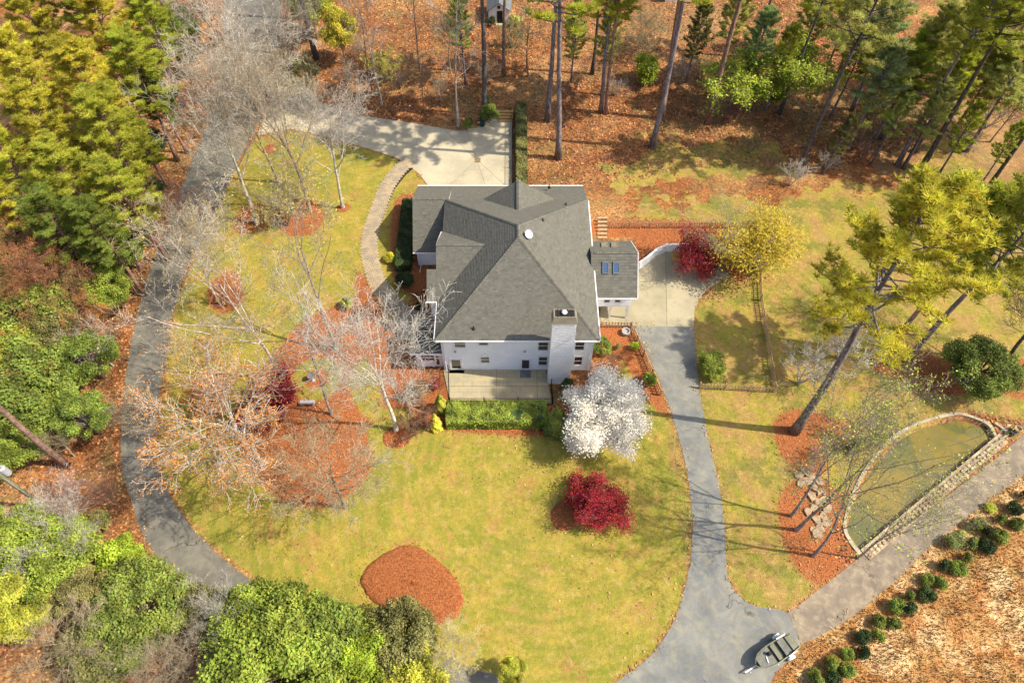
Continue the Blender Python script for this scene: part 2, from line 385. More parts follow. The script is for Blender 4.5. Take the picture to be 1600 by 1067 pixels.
BEDS = [BED_ISL,
    [(1208,662),(1240,640),(1300,652),(1345,678),(1300,700),(1285,740),(1250,745),(1220,710)],
    [(1215,790),(1240,750),(1275,745),(1310,765),(1330,790),(1328,845),(1345,868),(1290,910),(1262,905),(1232,865)],
    [(1358,560),(1395,540),(1440,548),(1500,575),(1512,612),(1470,616),(1400,592),(1370,580)],
    [(1560,585),(1600,560),(1660,570),(1640,625),(1575,618)],
    [(932,345),(1130,350),(1158,380),(1168,425),(1150,440),(1120,395),(1085,386),(1040,388),(997,415),(990,372),(935,370)],
    [(936,508),(985,508),(1000,540),(1035,615),(1040,650),(1000,610),(960,540),(938,545)],
    [(615,318),(648,310),(650,400),(672,420),(672,448),(630,455),(612,420)],
    [(690,560),(705,575),(705,660),(690,670),(676,640)], [(700,655),(895,640),(900,665),(860,682),(700,672)],
    [(300,600),(330,580),(355,592),(352,640),(330,655),(300,640)], [(330,440),(370,425),(378,470),(350,490),(325,475)],
    [(365,345),(385,320),(410,318),(420,345),(400,362),(372,365)], [(430,330),(470,310),(505,325),(495,360),(450,368)],
    [(545,470),(580,460),(590,490),(570,500)], [(560,420),(600,490),(640,520),(640,600),(600,560),(560,500)]]
GRASSY = [[(575,560),(600,640),(590,660),(560,640),(545,590)], [(600,640),(640,640),(640,660),(605,665)]]

# one sheet, fine near the property and coarse towards the horizon
def axis(a, b, st, far):
    c = list(np.arange(a, b+.01, st)); lo, hi = [], []; s = st*2; x = a
    while x > -far: x -= s; lo.append(x); s *= 1.35
    s = st*2; x = b
    while x < far: x += s; hi.append(x); s *= 1.35
    return np.array(lo[::-1]+c+hi)
gx, gy = axis(-80, 80, .4, 700), axis(2, 125, .4, 700)
XX, YY = np.meshgrid(gx, gy); P = np.stack([XX.ravel(), YY.ravel()], 1)
pond = sdf(P, POND)
roads_clear = None
fieldv = sdf(P, GP(FIELD))
lawn_in = sdf(P, GP(LAWN_IN)); lawn_e = sdf(P, GP(LAWN_E))
lawn_e = np.maximum(lawn_e, sdf(P, GP([(980,205),(1100,195),(1240,200),(1290,290),(1100,310),(960,310),(920,260)]))-2.5); lawn = np.maximum(lawn_in, lawn_e); soft = np.where((lawn_e > lawn_in), 1., 0.) * np.clip((P[:, 1]-52)/12, 0, 1)
ringc = G(495, 592)
mulch = np.full(len(P), -50.)
for b in BEDS: mulch = np.maximum(mulch, sdf(P, catmull(GP(b), 4)))
mulch = np.minimum(mulch, -circ(P, ringc, 2.6)); mulch = np.maximum(mulch, circ(P, ringc, 1.25))
for g_ in GRASSY: mulch = np.minimum(mulch, -sdf(P, catmull(GP(g_), 4)))
dirt = np.maximum(circ(P, G(1500, 240), 14), circ(P, G(1060, 20), 10)) - 2
rng = np.random.default_rng(3)
def vnoise(P, s, seed):
    r = np.random.default_rng(seed).random((64, 64)); x = P[:, 0]/s; y = P[:, 1]/s
    xi = np.floor(x).astype(int); yi = np.floor(y).astype(int); fx = x-xi; fy = y-yi; fx = fx*fx*(3-2*fx); fy = fy*fy*(3-2*fy)
    g = lambda a, b: r[a % 64, b % 64]
    return (g(xi, yi)*(1-fx)+g(xi+1, yi)*fx)*(1-fy)+(g(xi, yi+1)*(1-fx)+g(xi+1, yi+1)*fx)*fy
Z = np.zeros(len(P))
Z -= np.clip(pond*1.1, 0, 1.3)
Z += np.clip(fieldv-1.5, 0, 3)/3*(vnoise(P, 2.2, 1)*.5+vnoise(P, .9, 2)*.28)
Z -= .004
nx, ny = len(gx), len(gy)
idx = np.arange(nx*ny).reshape(ny, nx)
F = np.stack([idx[:-1, :-1], idx[:-1, 1:], idx[1:, 1:], idx[1:, :-1]], -1).reshape(-1, 4)
def npmesh(name, V, F4, mat, smooth=False):
    me = bpy.data.meshes.new(name); k = F4.shape[1]
    me.vertices.add(len(V)); me.vertices.foreach_set('co', np.asarray(V, np.float32).ravel())
    me.loops.add(F4.size); me.loops.foreach_set('vertex_index', F4.astype(np.int32).ravel())
    me.polygons.add(len(F4)); me.polygons.foreach_set('loop_start', np.arange(0, F4.size, k, dtype=np.int32))
    me.update(calc_edges=True); me.materials.append(mat)
    if smooth: me.polygons.foreach_set('use_smooth', np.ones(len(F4), bool))
    return me
gm = npmesh('ground', np.column_stack([P, Z]), F, M['ground'], True)
for nm, arr in (('lawn', lawn), ('mulch', mulch), ('field', fieldv), ('dirt', dirt), ('soft', soft), ('east', ((lawn_e > lawn_in) | (P[:, 0] > 15)).astype(float))):
    gm.attributes.new(nm, 'FLOAT', 'POINT').data.foreach_set('value', np.asarray(np.clip(arr, -30, 30), np.float32))
go = bpy.data.objects.new('ground', gm); C.objects.link(go); go['kind'] = 'structure'

def sheet(name, pts, z, mat, parent=None, kind='structure', jit=0., seed=1):
    r = random.Random(seed)
    if jit: pts = [(x+r.uniform(-jit, jit), y+r.uniform(-jit, jit)) for x, y in pts]
    n = len(pts); bm = bmesh.new(); o0 = ORIG.get(parent.name, (0, 0, 0)) if parent else (0, 0, 0)
    vs = [bm.verts.new((x-o0[0], y-o0[1], z)) for x, y in pts]; f = bm.faces.new(vs); f.normal_update()
    lo = [bm.verts.new((x-o0[0], y-o0[1], -.05)) for x, y in pts]
    for i in range(n): bm.faces.new((vs[i], vs[(i+1) % n], lo[(i+1) % n], lo[i]))
    bmesh.ops.triangulate(bm, faces=[f], ngon_method='EAR_CLIP'); bmesh.ops.recalc_face_normals(bm, faces=bm.faces)
    me = bpy.data.meshes.new(name); bm.to_mesh(me); bm.free(); me.materials.append(mat)
    o = bpy.data.objects.new(name, me); C.objects.link(o)
    if parent: o.parent = parent
    if kind and not parent: o['kind'] = kind
    ORIG[o.name] = (0, 0, 0); return o

# roads
loop_out = [(345,-40),(350,60),(342,130),(322,200),(300,250),(272,320),(250,380),(225,450),(206,530),(195,600),(188,680),(192,740),(207,790),(226,840),(262,893),(305,925),(370,955),(450,975),(540,1010),(640,1050),(720,1085),(900,1170)]
loop_in = [(960,1110),(850,1075),(790,1058),(700,1028),(560,980),(480,945),(410,915),(355,878),(310,835),(275,790),(250,740),(245,680),(250,610),(263,540),(275,470),(297,410),(330,350),(360,280),(392,213),(425,150),(440,60),(440,-40)]
sheet('asphalt_drive', catmull(GP(loop_out), 4, False)+catmull(GP(loop_in), 4, False), .012, M['asphalt'], jit=.05)
e_l = [(986,508),(1008,545),(1032,600),(1052,655),(1070,720),(1080,790),(1082,830),(1078,880),(1060,950),(1022,1018),(960,1067),(880,1130),(1100,1250)]
e_r = [(1250,1150),(1205,1067),(1250,1007),(1230,957),(1180,947),(1150,925),(1137,900),(1134,850),(1126,770),(1108,690),(1092,600),(1084,511)]
sheet('asphalt_driveway', catmull(GP(e_l), 4, False)+catmull(GP(e_r), 4, False), .016, M['asphalt2'], jit=.05, seed=2)
r_u = [(1231,957),(1262,935),(1330,880),(1347,868),(1430,812),(1500,760),(1560,712),(1600,678),(1700,595),(1900,430)]
r_l = [(1980,500),(1740,640),(1600,742),(1530,792),(1450,858),(1400,905),(1320,972),(1252,1006)]
sheet('concrete_road', catmull(GP(r_u), 3, False)+catmull(GP(r_l), 3, False), .020, M['roadcon'], jit=.04, seed=3)

def split_slabs(name, poly, lines, mat, z, gap=.03):
    """a paved area of separate slabs; each slab is its own mesh with a recessed joint round it"""
    base = sheet(name, poly, z-.03, M['dark'])
    pieces = [poly]
    for (p, q) in lines:
        a, b = q[1]-p[1], p[0]-q[0]; L = math.hypot(a, b); a /= L; b /= L; c = a*p[0]+b*p[1]; nw = []
        for pl in pieces:
            for s in (1, -1):
                k = clip2(pl, a*s, b*s, c*s-gap/2)
                if len(k) > 2 and abs(sum(k[i][0]*k[(i+1)%len(k)][1]-k[(i+1)%len(k)][0]*k[i][1] for i in range(len(k)))) > .3: nw.append(k)
        pieces = nw
    for pl in pieces: sheet('concrete_slab', pl, z, mat, base)
    return base
L2 = lambda a, b, c, d: (G(a, b), G(c, d))
pad_n = GP([(455,110),(500,160),(560,180),(640,192),(715,205),(745,200),(775,180),(800,178)]) + GP([(800,296),(672,294),(655,272),(640,260),(620,247),(560,228),(500,212),(455,202),(402,212),(425,150)])
split_slabs('parking_pad', pad_n, [L2(662,190,638,262), L2(728,200,745,250), L2(745,250,800,300), L2(700,180,820,248) if False else L2(560,170,545,235), L2(745,250,690,300)], M['concrete'], .03)
pad_e = GP([(938,480),(997,417),(1022,396),(1042,391),(1085,391),(1120,397),(1132,415),(1140,432),(1108,450),(1092,468),(1085,485),(1084,511),(984,509),(938,507)])
split_slabs('turning_pad', pad_e, [L2(1040,391,1042,511), L2(938,440,1140,440), L2(978,440,978,511)], M['concrete2'], .03)

# walkway of pavers: long curve, bricks laid across it
wc = [(640,250),(622,268),(605,292),(592,325),(580,360),(577,392),(584,425),(598,455),(622,482),(652,500),(676,505)]
wpts = catmull(GP(wc), 8, False)
path = sheet('paver_path', [(x, y) for x, y in GP([(628,243),(606,275),(590,305),(572,350),(567,392),(574,430),(590,462),(615,492),(650,512),(678,515),(678,498),(655,490),(632,474),(608,448),(594,418),(588,390),(592,360),(604,325),(616,297),(632,276),(652,258)])], .02, M['dark'])
def strip_pavers():
    rr = random.Random(5); mb = MB(); s = 0; L = [0]
    for i in range(1, len(wpts)): L.append(L[-1]+math.dist(wpts[i], wpts[i-1]))
    def at(d):
        for i in range(1, len(L)):
            if L[i] >= d or i == len(L)-1:
                t = (d-L[i-1])/max(L[i]-L[i-1], 1e-6); a, b = wpts[i-1], wpts[i]
                p = (a[0]+(b[0]-a[0])*t, a[1]+(b[1]-a[1])*t); e = math.dist(a, b); return p, ((b[0]-a[0])/e, (b[1]-a[1])/e)
    d = .1; row = 0
    while d < L[-1]-.3:
        p, t = at(d); n = (-t[1], t[0])
        for k in range(-3, 4):
            off = (k + (.5 if row % 2 else 0))*.30
            if abs(off) > .93: continue
            cx, cy = p[0]+n[0]*off, p[1]+n[1]*off; ww, hh = .138, .118; z = .045+rr.uniform(0, .012)
            q = [(cx+n[0]*a*ww+t[0]*b*hh, cy+n[1]*a*ww+t[1]*b*hh) for a, b in ((-1,-1),(1,-1),(1,1),(-1,1))]
            mb.prism(q, .0, z)
        d += .262; row += 1
    o = mb.obj('pavers', M['brick'], path, kind='stuff')
strip_pavers()

# patio with four slabs
patio_poly = [(-7.05, 35.3), (3.35, 35.3), (3.35, 39.28), (-7.05, 39.28)]
patio_poly = GP([(704,632),(862,632)])+[(3.5, 39.28), (-7.1, 39.28)]
split_slabs('patio', patio_poly, [((-1.6, 30), (-1.6, 45)), ((2.55, 30), (2.55, 45)), ((-10, 37.3), (10, 37.3))], M['patio'], .10)

# pond
sheet('pond_water', catmull(GP([(1560,684),(1537,656),(1500,645),(1462,651),(1416,667),(1380,694),(1342,742),(1318,800),(1315,834),(1343,868),(1400,820),(1480,752)]), 4), -.38, M['water'])
bpy.data.objects['pond_water'].data.update()
def ribbon(ptsin, wd, z0, z1, mb=None):
    mb = mb or MB(); n = len(ptsin)
    L = []; Rr = []
    for i, p in enumerate(ptsin):
        a = ptsin[max(i-1, 0)]; b = ptsin[min(i+1, n-1)]; d = math.dist(a, b) or 1; nx_, ny_ = -(b[1]-a[1])/d, (b[0]-a[0])/d
        L.append((p[0]+nx_*wd/2, p[1]+ny_*wd/2)); Rr.append((p[0]-nx_*wd/2, p[1]-ny_*wd/2))
    mb.add([(x, y, z0) for x, y in L]+[(x, y, z1) for x, y in L]+[(x, y, z1) for x, y in Rr]+[(x, y, z0) for x, y in Rr],
           [f for i in range(n-1) for f in ((i, i+1, n+i+1, n+i), (n+i, n+i+1, 2*n+i+1, 2*n+i), (2*n+i, 2*n+i+1, 3*n+i+1, 3*n+i))]+[(0, n, 2*n, 3*n), (n-1, 4*n-1, 3*n-1, 2*n-1)])
    return mb
# --- pond edging: pieces of cast edging round the curved shore, stones along the dam
shore = catmull(GP([(1556,683),(1548,668),(1535,658),(1500,647),(1465,652),(1420,668),(1385,694),(1348,741),(1324,800),(1321,832),(1344,866)]), 6, False)
edge_o = empty('pond_edging', (*shore[30], 0), 'curved cream concrete edging round the green pond', 'edging')
for i in range(0, len(shore)-4, 4):
    seg = shore[i:i+5]; (ax, ay), (bx, by) = seg[-2], seg[-1]
    seg[-1] = (ax+(bx-ax)*.88, ay+(by-ay)*.88)
    mb = ribbon(seg, .27+.05*((i*7) % 3), -.7, .10+.02*((i*5) % 3)); mb.obj('edging_block', M['curb'], edge_o)
dam = empty('dam_wall', (*G(1450, 780), 0), 'straight dam wall of pale stones between the pond and the road', 'wall')
d0, d1 = G(1350, 866), G(1566, 684); dl = math.dist(d0, d1); dx, dy = (d1[0]-d0[0])/dl, (d1[1]-d0[1])/dl
mb = MB(); mb.bar((d0[0]-dy*.35, d0[1]+dx*.35, -.25), (d1[0]-dy*.35, d1[1]+dx*.35, -.25), .22, .9); mb.obj('footing', M['curb'], dam)
mb = MB(); mb.bar((d0[0]+dy*.2, d0[1]-dx*.2, .0), (d1[0]+dy*.2, d1[1]-dx*.2, .0), .85, .24); mb.obj('mortar_bed', M['stone'], dam)
r = random.Random(11); s = 0.
while s < dl-.3:
    for row in (0, 1):
        ln_ = r.uniform(.42, .62); x = d0[0]+dx*(s+ln_/2)+dy*(row*.36)+r.uniform(-.04, .04); y = d0[1]+dy*(s+ln_/2)-dx*(row*.36)+r.uniform(-.04, .04)
        st = []
        for k in range(6):
            a = math.atan2(dy, dx)+k*math.pi/3+r.uniform(-.15, .15); q = (ln_/2 if k % 3 == 0 else .23)*r.uniform(.85, 1.08)
            st.append((x+math.cos(a)*q, y+math.sin(a)*q*.9))
        zt = r.uniform(.16, .3); cx_, cy_ = x, y
        inner = [(cx_+(a-cx_)*.72, cy_+(b-cy_)*.72) for a, b in st]
        vs = [(a, b, -.1) for a, b in st]+[(a, b, zt*.7) for a, b in st]+[(a, b, zt) for a, b in inner]
        fs = [(k, (k+1) % 6, 6+(k+1) % 6, 6+k) for k in range(6)]+[(6+k, 6+(k+1) % 6, 12+(k+1) % 6, 12+k) for k in range(6)]+[tuple(range(12, 18))]
        obj('stone', vs, fs, M['stone2'] if r.random() < .6 else M['stone'], dam)
    s += .5
# flat stream stones west of the pond
stream = empty('stone_cascade', (*G(1262, 770), 0), 'pale flat stones of a dry cascade running down beside the pond', 'stones')
r = random.Random(12)
for (px, py) in [(1248,742),(1258,738),(1268,745),(1278,752),(1262,752),(1272,762),(1283,768),(1290,780),(1268,775),(1280,786),(1291,795),(1272,792),(1285,805),(1276,812),(1262,800),(1290,815),(1280,825),(1270,828),(1252,756),(1278,835)]:
    x, y = G(px, py); st = []
    for k in range(7):
        a = k*2*math.pi/7+r.uniform(-.35, .35); q = r.uniform(.25, .62); st.append((x+math.cos(a)*q, y+math.sin(a)*q))
    MB().prism(st, -.05, r.uniform(.08, .22)).obj('stone', M['stone'], stream)
# lone mound
mpts = catmull(GP([(625,853),(655,855),(690,880),(715,908),(723,938),(712,965),(672,977),(632,965),(590,945),(570,925),(564,900),(585,875)]), 6)
def mound(name, pts, hmax, seed, label=None, cat=None, group=None, rings=14, mat=None, edge=.22):
    r = np.random.default_rng(seed); n = len(pts); cx = sum(p[0] for p in pts)/n; cy = sum(p[1] for p in pts)/n
    vs = []; fs = []
    for k in range(rings+1):
        t = 1-k/rings
        for i, (x, y) in enumerate(pts):
            jj = 1+(r.uniform(-.02, .02))
            px_, py_ = cx+(x-cx)*t*jj, cy+(y-cy)*t*jj
            e = min((1-t)*math.hypot(x-cx, y-cy)/edge, 1)
            z = -.02 if k == 0 else hmax*(.45*e+.55*(1-t*t))+r.uniform(-.5, .5)*hmax*.16*e
            vs.append((px_, py_, z))
    for k in range(rings):
        for i in range(n): fs.append((k*n+i, k*n+(i+1) % n, (k+1)*n+(i+1) % n, (k+1)*n+i))
    o = obj(name, vs, fs, mat or M['straw'], None, origin=(cx, cy, 0), smooth=True)
    if label: tag(o, label, cat, group)
    else: o['kind'] = 'structure'
    return o
mound('mulch_mound', mpts, .5, 1, 'large rust red pine straw mound alone on the front lawn', 'mulch bed', rings=22)
def ringpts(px, py, r, wob=.12, seed=0, sx=1.):
    x, y = G(px, py); q = random.Random(seed); ph = q.random()*6
    return [(x+math.cos(a)*r*sx*(1+wob*math.sin(2*a+ph)+wob*.4*math.sin(5*a+ph)), y+math.sin(a)*r*(1+wob*math.sin(2*a+ph))) for a in [2*math.pi*i/28 for i in range(28)]]
for i, (px, py, rr_, lb) in enumerate([(421,233,.95,'small red mulch ring in the shade beside the parking drive'), (536,325,.85,'small red mulch ring round the slim bare tree by the path'),
        (884,804,1.5,'round orange mulch ring at the foot of the crimson maple'), (620,683,1.35,'orange mulch patch at the foot of the great bare tree')]):
    mound('mulch_ring', ringpts(px, py, rr_, .08, i), .12, 20+i, lb, 'mulch ring', 'mulch rings round trees', rings=6)

# ------------------------------------------------------------------ the house
house = empty('house', (.5, 48, 0), 'white two-storey house with a grey hipped shingle roof', 'house')
random.seed(7)
def shingle_plane(pts, parent, name='roof_slope', expo=.2, tab=.33, seed=0, th=.035):
    """one roof slope covered with real courses of shingle tabs, each tab a little darker or lighter"""
    r = random.Random(seed); P3 = [Vector(p) for p in pts]
    n = Vector((0, 0, 0))
    for i in range(len(P3)): n += (P3[i]-P3[0]).cross(P3[(i+1) % len(P3)]-P3[0])
    n.normalize()
    if n.z < 0: n = -n
    u = Vector((0, 0, 1)).cross(n).normalized(); v = n.cross(u).normalized()     # v climbs the slope
    o = P3[0]; poly = [((p-o).dot(u), (p-o).dot(v)) for p in P3]
    if sum(poly[i][0]*poly[(i+1)%len(poly)][1]-poly[(i+1)%len(poly)][0]*poly[i][1] for i in range(len(poly))) < 0: poly = poly[::-1]
    vs, fs, tone = [], [], []
    q0 = min(p[1] for p in poly); q1 = max(p[1] for p in poly); row = 0; y = q0
    W = lambda a, b, h: tuple(o+u*a+v*b+n*h)
    while y < q1:
        strip = clip2(clip2(poly, 0, -1, -y), 0, 1, y+expo)
        if len(strip) > 2:
            xa = min(p[0] for p in strip); xb = max(p[0] for p in strip); x = xa-r.uniform(0, tab)
            while x < xb:
                wdt = tab*r.uniform(.6, 1.3); pc = clip2(clip2(strip, -1, 0, -x), 1, 0, x+wdt-.006); x += wdt
                if len(pc) < 3: continue
                dh = r.uniform(.0, .012); k = len(vs); m = len(pc)
                top = [W(a, b, th+dh-(b-y)/expo*.028) for a, b in pc]; bot = [W(a, b, -.01) for a, b in pc]
                vs += top+bot; fs.append(tuple(range(k, k+m)))
                tn = min(max(r.gauss(.5, .2), 0), 1); tone.append(tn)
                for i in range(m):
                    j = (i+1) % m
                    if abs(pc[i][1]-y) < 1e-4 and abs(pc[j][1]-y) < 1e-4: fs.append((k+i, k+m+i, k+m+j, k+j)); tone.append(tn*.5)
        y += expo; row += 1
    ob = obj(name, vs, fs, M['shingle'], parent, kind='stuff'); me = ob.data
    at = me.attributes.new('tone', 'FLOAT', 'FACE'); at.data.foreach_set('value', tone)
    # deck under the tabs
    return ob
def deck(pts, parent, name='roof_deck', th=.14, mat=None):
    P3 = [Vector(p) for p in pts]; n = Vector((0,0,0))
    for i in range(len(P3)): n += (P3[i]-P3[0]).cross(P3[(i+1) % len(P3)]-P3[0])
    n.normalize(); n = n if n.z > 0 else -n; m = len(P3)
    area = sum(P3[i].x*P3[(i+1)%m].y-P3[(i+1)%m].x*P3[i].y for i in range(m))
    if area < 0: P3 = P3[::-1]
    vs = [p-n*.02 for p in P3]+[p-n*th for p in P3]
    return obj(name, vs, [tuple(range(m)), tuple(range(m, 2*m))[::-1]]+[(i, m+i, m+(i+1) % m, (i+1) % m) for i in range(m)], mat or M['trim'], parent)
def slope(pts, seed, parent=None, **k):
    parent = parent or house
    d = deck(pts, parent); shingle_plane(pts, parent, seed=seed, **k)
def ridge_cap(a, b, parent=None, w_=.34):
    a, b = Vector(a), Vector(b); L = (b-a).length; n = max(int(L/.28), 1); mb = MB()
    side = (b-a).cross(Vector((0,0,1))).normalized(); up = side.cross(b-a).normalized()
    vs, fs, tn = [], [], []
    r = random.Random(int(L*100))
    for i in range(n):
        p, q = a+(b-a)*(i/n), a+(b-a)*((i+1)/n); k = len(vs); h0 = .10; h1 = .075
        vs += [tuple(p-side*w_/2+up*(h0-.10)), tuple(p+up*h0), tuple(p+side*w_/2+up*(h0-.10)), tuple(q-side*w_/2+up*(h1-.10)), tuple(q+up*h1), tuple(q+side*w_/2+up*(h1-.10))]
        fs += [(k, k+1, k+4, k+3), (k+1, k+2, k+5, k+4)]; t = r.uniform(.1, .9); tn += [t, t]
    o = obj('ridge_cap', vs, fs, M['shingle'], parent or house); o.data.attributes.new('tone', 'FLOAT', 'FACE').data.foreach_set('value', tn)

EZ = 6.0; XW, XE, YS, YN = -7.42, 8.42, 38.85, 57.9
PN, PS = (.62, 50.5-2.3, 12.0), (.62, 46.7, 12.0)
SW, SE, NE, NW = (XW, YS, EZ), (XE, YS, EZ), (XE, YN, EZ), (XW, YN, EZ)
slope([SW, SE, PS], 1); slope([SE, NE, PN, PS], 2); slope([NE, NW, PN], 3); slope([NW, SW, PS, PN], 4)
for a, b in ((SW, PS), (SE, PS), (NE, PN), (NW, PN), (PN, PS)): ridge_cap(a, b)
# low north roof below the main eave
XNE, XNW = 8.35, -11.05
slope([(XNW+.2, 62.3, 3.9), (XNE, 62.3, 3.9), (XE-.02, YN-.05, 5.93), (-7.5, YN-.05, 5.93)], 5)
# garage wing to the west
gr, gs, gn = 6.15, 2.55, 3.9
slope([(XNW, 57.9, gr), (XNW, 53.2, gs), (-7.0, 53.2, gs), (-7.0, 57.9, gr)], 6)
slope([(XNW, 57.9, gr), (-7.0, 57.9, gr), (-7.0, 62.3, gn-.02), (XNW, 62.3, gn-.02)], 7); ridge_cap((XNW, 57.9, gr), (-7.45, 57.9, gr))
# west cross gable
gz, gyc = 9.5, 48.0
slope([(XW-.12, 53.1, 5.95), (XW-.12, gyc, gz), (-2.7, gyc, gz), (-7.0, 53.1, 5.95)], 8)
slope([(XW-.12, gyc, gz), (XW-.12, 43.6, 6.0), (-7.0, 43.6, 6.0), (-2.7, gyc, gz)], 9)
slope([(-8.5, 46.1, 7.98), (-8.5, 43.6, 5.98), (XW-.14, 43.6, 5.98), (XW-.14, 46.1, 7.98)], 10)
ridge_cap((XW-.12, gyc, gz), (-2.7, gyc, gz))
# north dormer gable
dx0, dxr, dx1, dyN = -3.2, .72, 4.7, 58.0
slope([(dx0, dyN, 6.0), (dxr, dyN, 8.75), (dxr, 53.3, 8.75), (dx0+.1, YN-.2, 6.05)], 11)
slope([(dxr, dyN, 8.75), (dx1, dyN, 6.0), (dx1-.1, YN-.2, 6.05), (dxr, 53.3, 8.75)], 12); ridge_cap((dxr, dyN+.05, 8.75), (dxr, 53.3, 8.75), w_=.5)
# walls: boards laid one above the other
def clapboard(x0, x1, y0, y1, z0, z1, parent=None, name='siding', top=None, st=.19):
    mb = MB(); z = z0
    while z < z1-.02:
        h = min(st, z1-z); a = .035; b = .012
        vs = [(x0-a,y0-a,z),(x1+a,y0-a,z),(x1+a,y1+a,z),(x0-a,y1+a,z),(x0-b,y0-b,z+h),(x1+b,y0-b,z+h),(x1+b,y1+b,z+h),(x0-b,y1+b,z+h)]
        mb.add(vs, [(0,3,2,1),(4,5,6,7),(0,1,5,4),(1,2,6,5),(2,3,7,6),(3,0,4,7)]); z += st
    return mb.obj(name, M['siding'], parent or house, kind='stuff')
clapboard(-6.9, 7.95, 39.33, 57.4, 0, 5.85)
clapboard(-10.7, -6.95, 53.6, 61.9, 0, 2.5); clapboard(-6.85, 8.0, 57.5, 61.9, 0, 3.7)
clapboard(-8.2, -6.95, 43.95, 45.9, 0, 5.9)
for pts in ([(XNW+.25, 53.7, 2.6), (XNW+.25, 57.9, 6.0), (XNW+.25, 61.9, 3.7), (XNW+.25, 61.9, 2.4), (XNW+.25, 53.7, 2.4)],
            [(XW-.02, 43.8, 6.0), (XW-.02, 48.0, 9.35), (XW-.02, 52.9, 6.0), (XW-.02, 52.9, 5.5), (XW-.02, 43.8, 5.5)]):
    n = len(pts); obj('gable_wall', list(pts)+[(x+.12, y, z) for x, y, z in pts], [tuple(range(n)), tuple(range(n, 2*n))[::-1]]+[(i, (i+1)%n, n+(i+1)%n, n+i) for i in range(n)], M['white'], house)
obj('gable_wall', [(dx0+.4, dyN-.3, 6.0), (dx1-.4, dyN-.3, 6.0), (dxr, dyN-.3, 8.55), (dx0+.4, dyN-.45, 6.0), (dx1-.4, dyN-.45, 6.0), (dxr, dyN-.45, 8.55)],
    [(0, 1, 2), (5, 4, 3), (0, 3, 4, 1), (1, 4, 5, 2), (2, 5, 3, 0)], M['white'], house)
for x in (-6.9, 7.95): MB().box(x-.07, x+.07, 39.25, 39.42, 0, 5.85).obj('corner_board', M['trim'], house)
# gutters
def gutter(a, b, parent=None):
    MB().bar(a, b, .13, .13).obj('gutter', M['trim'], parent or house)
gutter((XW, YS-.07, EZ-.08), (XE, YS-.07, EZ-.08)); gutter((XE+.07, YS, EZ-.08), (XE+.07, YN, EZ-.08)); gutter((XW-.07, YS, EZ-.08), (XW-.07, 43.45, EZ-.08))
gutter((-8.6, 43.52, 5.92), (-7.55, 43.52, 5.92)); gutter((XNW, 53.12, 2.46), (-7.2, 53.12, 2.46)); gutter((XNW, 62.4, 3.85), (XNE, 62.4, 3.85)); gutter((-7.5, 48, 9.42), (-7.58, 53.0, 5.98))
for x in (-6.75, 7.75): MB().tube([(x, YS+.1, 5.85), (x, 39.22, 5.6), (x, 39.22, .1)], .045, 6).obj('downspout', M['trim'], house)
MB().tube([(-10.4, 53.4, 2.4), (-10.4, 53.5, .15), (-10.5, 52.4, .06)], .06, 6).obj('downspout', M['trim'], house)

def window(px0, px1, py0, py1, Y=39.33, parent=None, door=False, mul=True, name=None):
    """a framed opening on a wall that faces south, traced from its corners"""
    parent = parent or house
    x0, za = PY(px0, py1, Y); x1, zb = PY(px1, py0, Y)
    win_box(x0, x1, za, zb, Y, parent, door, mul, name)
def win_box(x0, x1, z0, z1, Y, parent, door=False, mul=True, name=None):
    f = .09; m = MB(); yo = Y-.12
    m.box(x0-f, x0, yo, Y+.02, z0-f, z1+f); m.box(x1, x1+f, yo, Y+.02, z0-f, z1+f); m.box(x0, x1, yo, Y+.02, z1, z1+f)
    if not door: m.box(x0-.05, x1+.05, yo-.06, Y+.02, z0-f, z0)
    fr = m.obj(name or ('door' if door else 'window'), M['trim'], parent, origin=((x0+x1)/2, Y, z0))
    if door:
        d = MB(); g = .13; d.box(x0, x0+g, Y-.09, Y, z0, z1); d.box(x1-g, x1, Y-.09, Y, z0, z1); d.box(x0+g, x1-g, Y-.09, Y, z1-g, z1); d.box(x0+g, x1-g, Y-.09, Y, z0, z0+.28)
        d.obj('door_leaf', M['trim'], fr); MB().box(x0+g, x1-g, Y-.06, Y-.04, z0+.28, z1-g).obj('pane', M['glass'], fr)
        MB().box(x1-.1, x1-.06, Y-.16, Y-.09, z0+.95, z0+1.05).obj('handle', M['metal'], fr)
    else:
        zm = (z0+z1)/2
        MB().box(x0, x1, Y-.06, Y-.045, zm+.03, z1).obj('pane', M['glass'], fr); MB().box(x0, x1, Y-.075, Y-.06, z0, zm-.03).obj('pane', M['glass'], fr)
        MB().box(x0, x1, Y-.10, Y-.04, zm-.03, zm+.03).obj('sash', M['trim'], fr)
window(711, 726, 530.5, 541); window(749, 762, 530.5, 537.5); window(841, 856.5, 533, 545.5); window(898, 913.5, 533, 545.5)
window(752, 764, 556.5, 565); window(841.5, 855, 556.5, 569); window(896.5, 910, 556.5, 569)
x, z = PY(711, 557, 39.33); win_box(x-.55, x+.6, .08, 2.12, 39.33, house, True)
x, z = PY(821.5, 557, 39.33); win_box(x-.5, x+.5, .08, 2.1, 39.33, house, True)
x, z = PY(711, 557, 39.33)
MB().box(x-.75, x+.8, 38.85, 39.27, 0, .1).obj('door_step', M['concrete'], house); x, z = PY(821.5, 557, 39.33); MB().box(x-.55, x+.55, 38.3, 39.27, 0, .14).obj('door_step', M['steelroof'], house)
for px, py in ((711.6, 548), (761, 550.5), (820, 548), (860, 572)):
    x, z = PY(px, py, 39.3); MB().box(x-.09, x+.09, 39.12, 39.3, z-.12, z+.12).obj('wall_lamp', M['trim'] if px in (761, 860) else M['planter'], house)
